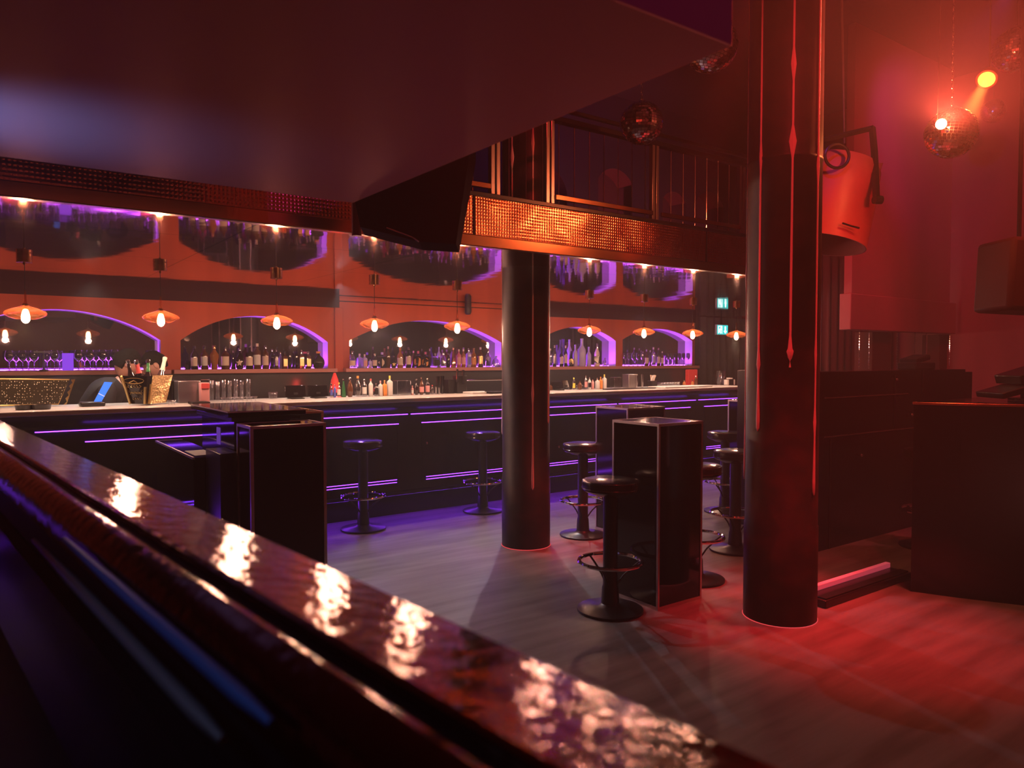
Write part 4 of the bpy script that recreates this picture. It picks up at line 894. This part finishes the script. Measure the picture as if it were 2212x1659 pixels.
# champagne bucket
t = thing('champagne_bucket', 'flared black and gold bucket holding four bottles on the bar', 'ice bucket', (0, 0, 0))
YF = 6.45
def bq(px, py, dy=0):
    v = onY(px, py, YF+dy); v.z = max(v.z, ZT+.012); return v
cl_, cr_ = [bq(283, 877, .08), bq(312, 876, 0), bq(318, 812, -.03), bq(256, 812, .10)], [bq(322, 874, 0), bq(359, 871, .1), bq(373, 810, .14), bq(330, 811, -.03)]
slab('black_face', cl_, 'blackgloss', t, .012); slab('gold_face', cr_, 'goldtex', t, .012)
slab('back_face', [bq(290, 870, .26), bq(345, 868, .26), bq(362, 812, .34), bq(268, 812, .32)], 'blackgloss', t, .01)
slab('corner_gap', [bq(311, 876, .012), bq(323, 875, .012), bq(331, 812, .0), bq(317, 812, .0)], 'blackpaint', t, .012)
for pts in ([bq(261, 812, .085), bq(271, 838, .07), bq(282, 877, .06)], [bq(313, 877, -.012), bq(314, 836, -.022)], [bq(322, 876, -.012), bq(327, 830, -.025)]):
    b = BM(); tube(b, pts, .011, 4); obj('gold_post', b, 'gold', t)
def onface(u_, v_, q=cl_, off=-.004):
    a = q[0]+(q[1]-q[0])*u_; c = q[3]+(q[2]-q[3])*u_; return a+(c-a)*v_+Vector((0, off, 0))
b = BM(); tube(b, [onface(.5+.38*cos(2*pi*k/24), .82+.1*sin(2*pi*k/24)) for k in range(24)], .0028, 5, closed=True)
tube(b, [onface(.3, .76), onface(.5, .84), onface(.62, .76)], .004, 5)
obj('oval_emblem', b, 'gold', t)
b = BM()
for k in range(5):
    u0 = .22+.13*k; tube(b, [onface(u0+.05*sin(j*1.7+k), .68-.025*j) for j in range(5)], .0024, 5)
for k in range(4):
    u0 = .28+.14*k; tube(b, [onface(u0+.04*cos(j*2+k), .22-.025*j) for j in range(4)], .0022, 5)
for s_ in (.2, .8): tube(b, [onface(s_+.03*cos(j*2.), .5-.035*j) for j in range(6)], .002, 5)
obj('gold_scrollwork', b, 'gold', t)
cu = bpy.data.curves.new('lettering', 'FONT'); cu.body = 'PATRÓN'; cu.size = .022; cu.align_x = 'CENTER'; cu.extrude = .0005; cu.fill_mode = 'BOTH'
tmp = bpy.data.objects.new('lettering_tmp', cu); COL.objects.link(tmp); bpy.context.view_layer.update()
me = bpy.data.meshes.new_from_object(tmp.evaluated_get(bpy.context.evaluated_depsgraph_get())); bpy.data.objects.remove(tmp)
o = bpy.data.objects.new('lettering', me); COL.objects.link(o); me.materials.append(M['gold'])
fx = (cl_[1]-cl_[0]).normalized(); fz = (cl_[3]-cl_[0]+cl_[2]-cl_[1]).normalized(); fz = (fz-fx*fz.dot(fx)).normalized(); fn = fx.cross(fz)
o.matrix_world = Matrix.Translation(onface(.5, .36, off=-.006)) @ Matrix((fx, fz, fn)).transposed().to_4x4(); o.parent = t
def bucket_bottle(label, base, top, r, mat, cap, foil=None):
    base, top = Vector(base), Vector(top); ax_ = (top-base).normalized(); L_ = (top-base).length; uu, ww = frame_of(ax_); mx_ = Matrix((uu, ww, ax_)).transposed()
    b = BM(); lathe(b, [(0, 0), (r*.9, 0), (r, .01), (r, L_*.45), (r*.75, L_*.58), (r*.42, L_*.72), (r*.36, L_*.9), (r*.36, L_*.98), (0, L_*.98)], 18, (0, 0, 0), mx_); o = obj('bottle', b, mat); o.location = base; tag(o, label, 'bottle', 'bottles in the champagne bucket')
    if foil: b = BM(); lathe(b, [(r*.62, L_*.66), (r*.46, L_*.73), (r*.4, L_*.9), (r*.42, L_*.93)], 18, (0, 0, 0), mx_); obj('foil', b, foil, o)
    b = BM(); lathe(b, [(0, L_*.9), (r*.44, L_*.9), (r*.5, L_*.94), (r*.5, L_*.985), (r*.3, L_), (0, L_)], 16, (0, 0, 0), mx_); obj('cap', b, cap, o)
def U_(px, py, dy): return onY(px, py, YF+dy)
bucket_bottle('black bottle leaning furthest left in the champagne bucket', U_(295, 858, .16), U_(275, 777, .12), .034, 'darkglass', 'chrome')
bucket_bottle('red-necked champagne bottle with silver cap in the bucket', U_(315, 856, .24), U_(293, 778, .16), .038, 'darkglass', 'chrome', 'redp')
bucket_bottle('upright green-black bottle with silver cap in the bucket', U_(320, 858, .10), U_(320, 776, .14), .032, 'darkglass', 'chrome', 'greenp')
bucket_bottle('clear bottle with cream foil leaning right in the bucket', U_(338, 858, .20), U_(357, 771, .26), .036, 'clear2', 'cream', 'cream')
# dispenser
t = thing('soap_dispenser', 'pink lever dispenser standing on the bar', 'dispenser', onY(439, 700, 6.56)*1); t.location.z = ZT
b = BM(); box(b, -.035, .035, -.04, .04, 0, .17); obj('body', b, 'pinkp', t, bevel=.006)
b = BM(); box(b, -.034, .034, -.046, -.04, .12, .165); obj('front_plate', b, 'redp', t, bevel=.003)
b = BM(); tube(b, [(-.03, -.02, .17), (-.03, -.02, .195)], .004, 6); tube(b, [(-.03, 0, .195), (.045, 0, .195)], .005, 6); obj('lever', b, 'chrome', t)
b = BM(); p = onY(370, 700, 6.85); lathe(b, [(0, -.01), (.085, -.01), (.09, 0), (.085, .01), (0, .01)], 36, (0, 0, 0), Matrix.Rotation(pi/2, 3, 'X')); o = obj('round_tray', b, 'blackgloss'); o.location = (p.x, 6.85, ZT+.0905); tag(o, 'round black tray standing on edge behind the gold bucket face', 'tray')
# glasses on the bar
for i, px in enumerate((455, 468, 481, 494, 507, 520, 534)):
    glass(px, 6.84, ZT, 44-3*(i % 2), 'tumbler', 'clear', 'tall clear glass on the bar, %s right of the pink dispenser' % ORD[i], 'glass', 'tall glasses on the bar', 'tall_glass', .3)
for i in range(9):
    glass(478+9*i, 6.58, ZT, 10, 'coupe', 'clear', 'tiny stemmed glass on the bar, %s from the left in its row' % ORD[i], 'glass', 'tiny glasses in a row on the bar', 'small_glass')
for i in range(3):
    glass(362+6*i, 6.42, ZT, 10, 'coupe', 'clear', 'tiny stemmed glass right of the bucket, %s of three' % ORD[i], 'glass', 'three tiny glasses by the bucket', 'small_glass', .8)
for i, px in enumerate((584, 592)):
    glass(px, 6.86, ZT, 14, 'tumbler', 'clear', 'small tumbler left of the order screens, %s of two' % ORD[i], 'glass', 'tumblers by the order screens', 'tumbler')
for i in range(11):
    glass(1424+6*i if i < 8 else 1200+6*i, 6.78, ZT, 9, 'tumbler', 'clear2', 'small upturned glass on the white tray, %s from the left' % ORD[i] if i < 8 else 'small glass under the fourth arch, %s of three' % ORD[i-8], 'glass', 'small glasses at the bar right end', 'small_glass')
# shakers, knife block, holders
def shaker(px, hpx, wpx, label, Y=6.72, mat='steel'):
    p = onY(px, 700, Y); k = mpp(p.x, p.y); r = wpx*k/2; h = hpx*k; b = BM(); lathe(b, [(0, 0), (r*.75, 0), (r*.78, .004), (r, h), (r*.95, h), (r*.7, .01), (0, .01)], 24); o = obj('cocktail_shaker', b, mat); o.location = (p.x, Y, ZT); tag(o, label, 'shaker', 'cocktail shakers')
shaker(946, 38, 8, 'left dark shaker tin before the black bin', 6.8, 'blackgloss'); shaker(955, 38, 8, 'right dark shaker tin before the black bin', 6.8, 'blackgloss')
shaker(941, 16, 5, 'small steel jigger on the bar'); shaker(948, 15, 4, 'smallest steel jigger on the bar', 6.66)
shaker(1376, 27, 6, 'left tall steel shaker before the small steel box', 6.7); shaker(1388, 29, 6, 'right tall steel shaker before the small steel box', 6.7)
bx('black_bin', 962, 976, 30, .12, 'blackmatte', 'black bin between the shakers and knife block', 'bin', 6.82)
t = bx('knife_block', 983, 1003, 38, .1, 'blackpaint', 'black knife block with steel handles on the bar', 'knife block', 6.78)
p = onY(987, 700, 6.72); b = BM(); box(b, p.x-.006, p.x+.012, 6.715, 6.728, ZT+.12, ZT+.26); obj('knife_handle', b, 'steel', t)
p = onY(999, 700, 6.72); b = BM(); box(b, p.x-.004, p.x+.02, 6.715, 6.728, ZT+.1, ZT+.25); obj('knife_handle', b, 'steel', t)
b = BM(); a, c = onY(1005, 700, 6.9), onY(1090, 700, 6.9); tube(b, [(a.x, 6.9, ZT), (a.x, 6.9, ZT+.13), (c.x, 6.9, ZT+.13), (c.x, 6.9, ZT)], .007, 8); tag(obj('bar_rail', b, 'chrome'), 'low chrome rail on the bar left of the round column', 'rail')
t = thing('straw_holder', 'black caddy full of pale straws and tools at the bar right end', 'caddy', onY(1410, 700, 6.72)); t.location.z = ZT
b = BM(); box(b, -.05, .05, -.04, .04, 0, .085); obj('caddy_box', b, 'blackmatte', t, bevel=.006)
for i in range(9):
    a_ = rnd.uniform(-.45, .45); b = BM(); x = -.04+.01*i; tube(b, [(x, 0, .05), (x+.12*sin(a_), rnd.uniform(-.02, .02), .05+.11*cos(a_))], .004 if i % 3 else .009, 6); obj('straw', b, 'cream' if i % 3 else 'white', t)
b = BM(); p = onY(1557, 700, 6.8); lathe(b, [(0, 0), (.05, 0), (.055, .01), (.072, .2), (.068, .2), (.05, .012), (0, .012)], 24); ring(b, (.085, 0, .12), .04, .006, 20, 6, Matrix.Rotation(pi/2, 3, 'X')); o = obj('glass_jug', b, 'clear'); o.location = (p.x, 6.8, ZT); tag(o, 'clear glass jug near the right end of the bar', 'jug')
t = thing('napkin_holder', 'napkin holder with white napkins at the far right bar end', 'napkin holder', onY(1577, 700, 6.7)); t.location.z = ZT
b = BM(); box(b, -.045, .045, -.04, .04, 0, .085); obj('holder', b, 'blackpaint', t, bevel=.004)
for s_ in (-1, 1):
    b = BM(); box(b, *sorted((s_*.05, s_*.085)), -.03, .03, 0, .075); obj('napkin_stack', b, 'paper', t, bevel=.003)
b = BM(); box(b, -.03, .03, -.03, .03, .085, .1); obj('top_napkins', b, 'paper', t)
# cone added for the red wall glow by the pilaster; cooler at bar end
t = thing('red_glow_cone', 'small added red cone for the wall glow behind the bar bottles', 'lamp', onY(722, 700, 7.98)); t.location.z = .9405
b = BM(); lathe(b, [(0, 0), (.05, 0), (.05, .02), (.01, .03), (.01, .2), (0, .2)], 20); obj('cone_base', b, 'blackpaint', t)
m_red = P('red_glow_emission', (.7, .05, .04), .5, emit=(1, .04, .03), es=.35); M['redglow'] = m_red
b = BM(); lathe(b, [(.06, .2), (.04, .34), (.012, .42), (0, .42)], 24); obj('lamp_shade', b, 'redglow', t)  # cone shape and emission imitate a glow on the wall, no lampshade
light('red_wall_glow', 'POINT', (t.location.x, 7.85, 1.2), (1, .05, .04), 2.0, radius=.05)  # added point for the red glow on the wall
b = BM(); a, c = onY(1489, 700, 8.3), onY(1508, 700, 8.3); box(b, a.x, c.x, 8.3, 8.38, .942, 1.34); tag(obj('drinks_cooler', b, 'redglow', bevel=.01), 'small glowing red cooler under the right end of the shelf', 'cooler')

# ------------------------------------------------------------------ two people behind the bar
def person(label, head, face, hairmat='hair', big=1.0, bend=.3):
    """head = centre of the head, face = horizontal direction it looks in; stooping forward over the work"""
    head = Vector(head); fc = Vector((face[0], face[1], 0)).normalized(); sd = Vector((-fc.y, fc.x, 0))
    t = thing('person', label, 'person', (head.x-fc.x*bend, head.y-fc.y*bend, 0)); org = Vector(t.location)
    L_ = lambda p: Vector(p)-org
    hip = Vector((org.x, org.y, .88)); neck = head-fc*.06-Vector((0, 0, .15)); chest = hip.lerp(neck, .7)-fc*.02
    Vn, En, Rn = [], [], []
    def add(p, r, par=None):
        Vn.append(L_(p)); Rn.append(r); i = len(Vn)-1
        if par is not None: En.append((par, i))
        return i
    h = add(hip, .15); s1 = add(hip.lerp(chest, .5), .14, h); s2 = add(chest, .155, s1); s3 = add(neck-Vector((0, 0, .03)), .07, s2); s4 = add(neck+Vector((0, 0, .05))+fc*.02, .052, s3)
    hands = []
    for s in (-1, 1):
        sh = add(chest+sd*s*.17+Vector((0, 0, .10)), .058, s2); el = add(chest+sd*s*.21-fc*.03-Vector((0, 0, .17)), .042, sh); wr = add(chest+sd*s*.2-fc*.02-Vector((0, 0, .41)), .027, el); pm = add(chest+sd*s*.2-Vector((0, 0, .47)), .034, wr)
        hands.append((Vector(chest+sd*s*.2-Vector((0, 0, .50))), s))
        kn0 = add(hip+sd*s*.09-Vector((0, 0, .08)), .095, h); kn = add(Vector((org.x, org.y, .48))+sd*s*.1+fc*.03, .062, kn0); an = add(Vector((org.x, org.y, .09))+sd*s*.1, .042, kn); add(Vector((org.x, org.y, .035))+sd*s*.11+fc*.14, .034, an)
    for hp_, s in hands:   # five fingers each
        par = [i for i, v in enumerate(Vn) if (v-L_(hp_)).length < .06][-1]
        for k in range(4):
            o_ = fc*((k-1.5)*.019); f1 = add(hp_+o_-Vector((0, 0, .03-.004*abs(k-1.5))), .0085, par); f2 = add(hp_+o_+fc*.01-Vector((0, 0, .056-.006*abs(k-1.5))), .008, f1); add(hp_+o_+fc*.024-Vector((0, 0, .074-.006*abs(k-1.5))), .007, f2)
        th_ = add(hp_+fc*.042+Vector((0, 0, .01)), .0095, par); add(hp_+fc*.05-Vector((0, 0, .022)), .008, th_)
    def skinned(name, verts, edges, rad, lv=2):
        me_ = bpy.data.meshes.new(name); me_.from_pydata([tuple(v) for v in verts], edges, []); o_ = bpy.data.objects.new(name+'_tmp', me_); COL.objects.link(o_)
        o_.modifiers.new('s', 'SKIN'); sb = o_.modifiers.new('u', 'SUBSURF'); sb.levels = lv; sb.render_levels = lv
        for i, r_ in enumerate(rad): me_.skin_vertices[0].data[i].radius = (r_, r_)
        me_.skin_vertices[0].data[0].use_root = True
        bpy.context.view_layer.update(); ev = bpy.data.meshes.new_from_object(o_.evaluated_get(bpy.context.evaluated_depsgraph_get())); bpy.data.objects.remove(o_); return ev
    ev = skinned('body', Vn, En, Rn); b = BM(); b.from_mesh(ev)
    tilt = Matrix((sd, fc, Vector((0, 0, 1)))).transposed() @ Matrix.Rotation(-.55, 3, 'X')   # local x side, y face, z up; bowed
    hd = BM(); lathe(hd, [(sin(pi*i/16)*(1 if i > 8 else (.82+.18*sin(pi*i/16))), -cos(pi*i/16)) for i in range(17)], 24)
    for v in hd.verts:
        x, y, z = v.co; x *= .076*big; y *= .096*big; z *= .118*big
        if y > 0 and z < -.02: y *= 1.0-.15*min(1, (-z-.02)/.1); x *= 1-.2*min(1, (-z-.02)/.09)
        if y > .05 and abs(x) < .018 and -.04 < z < .02: y += .022*(1-abs(x)/.018)*(.02-z)/.06     # nose
        if y > .05 and abs(abs(x)-.03) < .016 and 0 < z < .03: y -= .008                            # eye sockets
        v.co = (x, y, z)
    for s in (-1, 1): ell(hd, (s*.078*big, -.005, 0), .012, .022, .034, 12, 8); ell(hd, (s*.03, .082*big, .012), .012, .008, .008, 10, 6)
    tube(hd, [(-.022, .083, -.055), (0, .089, -.056), (.022, .083, -.055)], .005, 8)
    bmesh.ops.transform(hd, matrix=Matrix.Translation(L_(head)) @ tilt.to_4x4(), verts=hd.verts)
    tm = bpy.data.meshes.new('h'); hd.to_mesh(tm); hd.free(); b.from_mesh(tm); obj('body', b, 'skin', t)
    # shirt and trousers follow the limbs, a little fatter
    nfing = len(Vn)-len(hands)*14
    keep = [0, 1, 2, 3]; rad = {0: .17, 1: .165, 2: .185, 3: .085}
    vs_, es_, rs_ = [Vn[i] for i in keep], [(0, 1), (1, 2), (2, 3)], [rad[i] for i in keep]
    for s_i in range(2):
        b0 = 5+8*s_i
        i0 = len(vs_); vs_ += [Vn[b0], Vn[b0+1], Vn[b0+2]]; rs_ += [.088, .062, .042]; es_ += [(2, i0), (i0, i0+1), (i0+1, i0+2)]
    b = BM(); b.from_mesh(skinned('shirt', vs_, es_, rs_)); obj('shirt', b, 'cloth', t)
    vs_, es_, rs_ = [Vn[0]], [], [.17]
    for s_i in range(2):
        b0 = 5+8*s_i+4; i0 = len(vs_); vs_ += [Vn[b0], Vn[b0+1], Vn[b0+2]]; rs_ += [.105, .074, .055]; es_ += [(0, i0), (i0, i0+1), (i0+1, i0+2)]
    b = BM(); b.from_mesh(skinned('trousers', vs_, es_, rs_)); obj('trousers', b, 'cloth', t)
    for s in (-1, 1):
        b = BM(); ell(b, L_(Vector((org.x, org.y, .045))+sd*s*.11+fc*.08), .05, .14, .045, 14, 8, Matrix((sd, fc, Vector((0, 0, 1)))).transposed()); obj('shoe', b, 'blackpaint', t)
    b = BM(); lathe(b, [(sin(pi*i/16), -cos(pi*i/16)) for i in range(17)], 28)
    for v in b.verts:
        x, y, z = v.co; g = 1+.035*sin(11*x+7*z)+.03*sin(17*y+3*x)
        X_, Y_, Z_ = x*.094*big*g, y*.112*big*g-.012, z*.128*big*g+.012
        if Y_ > .03 and Z_ < .05: Y_ = .03+(Y_-.03)*.1; Z_ = max(Z_, -.02)
        if Z_ < -.06: Z_ = -.06
        if Z_ < .015 and Y_ > -.03: X_ *= .72
        v.co = (X_, Y_, Z_)
    bmesh.ops.transform(b, matrix=Matrix.Translation(L_(head)) @ tilt.to_4x4(), verts=b.verts); obj('hair', b, hairmat, t)
h1, h2 = at(275, 787, 6.7), at(333, 790, 6.95)
person('person with bushy dark hair bowed down behind the champagne bucket, at left', h1, (1, -.05), big=1.04, bend=.36)
person('person with short dark hair bowed beside the other one behind the bucket', h2, (-1, .0), big=1.0, bend=.4)

# ------------------------------------------------------------------ foreground ledge with a polished copper top
ra = radians(95.4); ud = Vector((cos(ra), sin(ra), 0)); nd = Vector((sin(ra), -cos(ra), 0))
def ledge(name, prof, mat, par, s0=-.9, s1=4.6, close=True):
    b = BM(); N = 12; rows = []
    for i in range(N+1):
        s = s0+(s1-s0)*i/N; rows.append([b.verts.new(ud*s+nd*q_+Vector((0, 0, z_))) for q_, z_ in prof])
    m_ = len(prof)
    for r0_, r1_ in zip(rows, rows[1:]):
        for k in range(m_ if close else m_-1): b.faces.new((r0_[k], r0_[(k+1) % m_], r1_[(k+1) % m_], r1_[k]))
    if close: b.faces.new(rows[0][::-1]); b.faces.new(rows[-1])
    return obj(name, b, mat, par, ang=25)
t = thing('parapet', 'black parapet with polished copper ledge across the near foreground', 'parapet', (0, 0, 0))
ledge('ledge_top', [(.452, 1.248), (.456, 1.238), (.456, 1.225), (.297, 1.225), (.297, 1.277), (.303, 1.279)], 'rail_top', t)
ledge('ledge_groove', [(.296, 1.225), (.296, 1.266), (.276, 1.266), (.276, 1.225)], 'railblk', t)
ledge('ledge_nosing', [(.275, 1.225), (.275, 1.276), (.268, 1.278), (.254, 1.274), (.240, 1.262), (.231, 1.243), (.228, 1.225)], 'rail_top', t)
ledge('parapet_wall', [(.44, 0), (.44, 1.224), (.262, 1.224), (.262, 0)], 'parawall', t)
ledge('inner_panel', [(.26, .3), (.26, 1.12), (.235, 1.12), (.235, .3)], 'railblk', t)

t = thing('control_desk', 'black control desk surface below the near copper ledge', 'desk', (0, 0, 0))
ledge('desk_surface', [(.19, .96), (.19, 1.0), (-1.3, 1.0), (-1.3, .96)], 'parawall', t, -.6, 3.9)
ledge('desk_front', [(-1.25, 0), (-1.25, .959), (-1.28, .959), (-1.28, 0)], 'parawall', t, -.6, 3.9)
for (xa, ya, xb, yb, r_, mt_) in ((150, 1220, 430, 1590, .008, 'rodgrey'), (250, 1265, 520, 1500, .007, 'rodblue')):  # rods added to imitate light streaks reflected inside the parapet
    hit = lambda x, y: Vector((0, 0, H))+ray(x, y)*(.222/ray(x, y).dot(nd))
    m1, m2 = hit(xa, ya), hit(xb, yb); z_ = (m1.z+m2.z)/2; s1_, s2_ = m1.dot(ud), m2.dot(ud)
    P_ = lambda s_: ud*s_+nd*.222+Vector((0, 0, z_)); b = BM(); tube(b, [P_(s1_+.3), P_(s1_), P_(s2_), P_(s2_-.06)], [r_*.5, r_, r_, r_*.5], 12); tag(obj('streak_rod', b, mt_), ('dull grey' if mt_ == 'rodgrey' else 'dim blue')+' rod added as a reflected light streak inside the parapet', 'rod')
# ------------------------------------------------------------------ light
def spot(loc, tgt, col, W, ang=40, blend=.4, r=.05): return light('stage_or_fill_spot', 'SPOT', loc, col, W, tgt, r, ang, blend)  # shared name: stage spots plus fill spots added for effect
RED, PUR, WARM, WH = (1, .03, .035), (.25, .05, 1), (1, .38, .2), (.85, .88, 1)
# red pools at the column feet
spot((3.3, 1.0, 4.6), (3.7, 2.1, 0), RED, 260, 26, 1)
spot((3.0, 2.3, 4.8), (3.6, 2.7, 0), RED, 600, 17, .9)
spot((4.6, 1.6, 4.9), (4.05, 2.28, 0), RED, 1300, 27, 1)
spot((4.5, 3.1, 4.6), (3.98, 4.55, 0), RED, 900, 15, .7)
spot((6.4, .4, 5.0), (5.6, 1.9, 0), RED, 260, 60, .9)
spot((4.9, 3.0, 4.8), (4.05, 2.9, 0), RED, 600, 22, .9)
spot((4.4, 3.6, 2.2), (3.95, 4.4, 0), RED, 60, 50, .8)
spot((2.2, .2, 4.6), (3.9, 2.5, 2.2), RED, 280, 44, .8)          # grazes the thick column and the theatre lamp
spot((4.2, .6, 2.6), (5.3, 3.0, 2.4), RED, 130, 26, .6)
spot((3.0, 1.5, 5.2), (3.6, 4.83, 3.2), RED, 160, 22, .6)
# neutral spots crossing on the floor
# purple washes
spot((1.6, -1.6, 3.6), (1.0, 1.0, 2.6), (.6, .06, .75), 26, 40, .8)
spot((4.6, 6.25, 2.2), (3.7, 4.0, 0), WH, 75, 62, .3, .015)  # added neutral fill, throws crossing shadows on the floor
spot((2.6, 6.25, 2.2), (3.0, 4.3, 0), WH, 75, 62, .3, .015)  # second added neutral fill for the floor
spot((7.6, 6.4, 2.7), (8.1, 8.6, 4.3), (1, .2, .2), 130, 80, .8)  # added to bring out the upper arches
spot((8.5, 3.2, 5.2), (11.5, 6.3, 3.8), (.5, .06, .6), 120, 60, .8)
spot((2.4, 1.4, 5.3), (3.78, 2.4, 4.2), PUR, 60, 22, .8)
# red wash on the right wall and lounge
spot((6.5, 1.0, 4.8), (11.5, 5.4, 2.4), (1, .08, .09), 850, 70, .9)
spot((6.5, 4.6, 3.9), (8.8, 5.8, 1.8), (1, .12, .12), 260, 80, .9)
spot((6.2, 1.6, 4.4), (6.8, 3.3, .9), (1, .12, .12), 160, 60, .9)
light('glare_glow', 'SPOT', hp-FW*.06, (1, .10, .05), 850, hp-FW*1+Vector((-.35, 0, .75)), .03, 140, .5)  # added spot lighting the haze around the glare
spot(lp+d*.03, tp, (1, .25, .04), 8000, 12, .1, .03)
light('ball_glow', 'POINT', hp-FW*.05+UP*.02, (1, .14, .05), 60, radius=.03)  # added point lighting the body of the mirror ball
spot((3.2, .9, 1.0), (-.3, 1.9, 2.2), (1, .30, .24), 34, 90, 1)  # added fill, stands in for red floor bounce onto the overhead box
# copper glow on the balcony edge
spot((3.2, 2.5, 1.9), (3.0, 4.1, 2.45), (1, .5, .28), 70, 42, .9)  # added warm spot, stands in for pendant light on the fascia
# light over the working side of the bar
for x in (.8, 3.0, 5.2, 7.4): spot((x, 7.2, 2.24), (x, 7.0, 1.1), (1, .92, .8), 60, 110, .8)
for x in (.6, 2.6, 4.8, 7.4): light('shelf_light', 'AREA', (x, 8.2, 1.35), (1, .9, .78), 1.3, (x, 8.2, 0), size=(1.6, .03))
# violet glow of the niches and bar front lines
for a0, a1, zs, zt in ARCH: light('niche_glow', 'AREA', ((a0+a1)/2, YW+.09, ZS+.02), (.45, .06, 1), 14, ((a0+a1)/2, YW+.09, 3), size=(a1-a0-.1, .05))
for x_ in (2.75, 4.05): spot((x_+.1, YB-.12, 1.03), (x_, 6.1, .8), (.3, .1, 1), 5, 70, .8, .01)  # added spots, stand in for LED line glow on the stool seats
light('floor_glow', 'AREA', (3.4, YB-.005, .19), (.25, .03, 1), 16, (3.4, YB-.2, 0), size=(9.5, .03))
# blue spot added at far left, its source unseen
_p = onZ(0, 250, 2.2); spot((_p.x-.25, _p.y, 1.75), (_p.x+.05, _p.y+.05, 2.2), (.12, .32, 1), 22, 90, 1)
spot((4.2, 5.6, 2.7), (4.6, 6.6, 5.5), (.08, .05, 1), 50, 110, .9)  # added to tint the ceiling above the balcony blue
spot((7.0, 5.5, 2.8), (7.2, 8.5, 4.0), (.3, .05, .5), 30, 90, .9)
spot((-.7, .9, 2.1), (.2, .75, 1.05), (.35, .55, 1), 7, 60, .9)  # added to light the streak rods inside the parapet

w = bpy.data.worlds.new('club_air'); S.world = w; w.use_nodes = True; nt = w.node_tree; nt.nodes.clear()
wo = nt.nodes.new('ShaderNodeOutputWorld'); bg = nt.nodes.new('ShaderNodeBackground'); bg.inputs[0].default_value = (.02, .012, .03, 1); bg.inputs[1].default_value = .3
nt.links.new(bg.outputs[0], wo.inputs[0])
vs = nt.nodes.new('ShaderNodeVolumeScatter'); vs.inputs['Color'].default_value = (1, 1, 1, 1); vs.inputs['Density'].default_value = .0105; vs.inputs['Anisotropy'].default_value = .2
nt.links.new(vs.outputs[0], wo.inputs['Volume'])

S.view_settings.view_transform = 'Standard'; S.view_settings.look = 'None'; S.view_settings.gamma = 1; S.view_settings.exposure = 0; S.view_settings.use_curve_mapping = False
c = S.cycles
c.max_bounces = 5; c.diffuse_bounces = 1; c.glossy_bounces = 3; c.transmission_bounces = 4; c.transparent_max_bounces = 14; c.volume_bounces = 0
c.caustics_reflective = False; c.caustics_refractive = False; c.sample_clamp_indirect = 3; c.sample_clamp_direct = 0; c.use_denoising = True
c.use_adaptive_sampling = True; c.adaptive_threshold = .09; c.adaptive_min_samples = 16
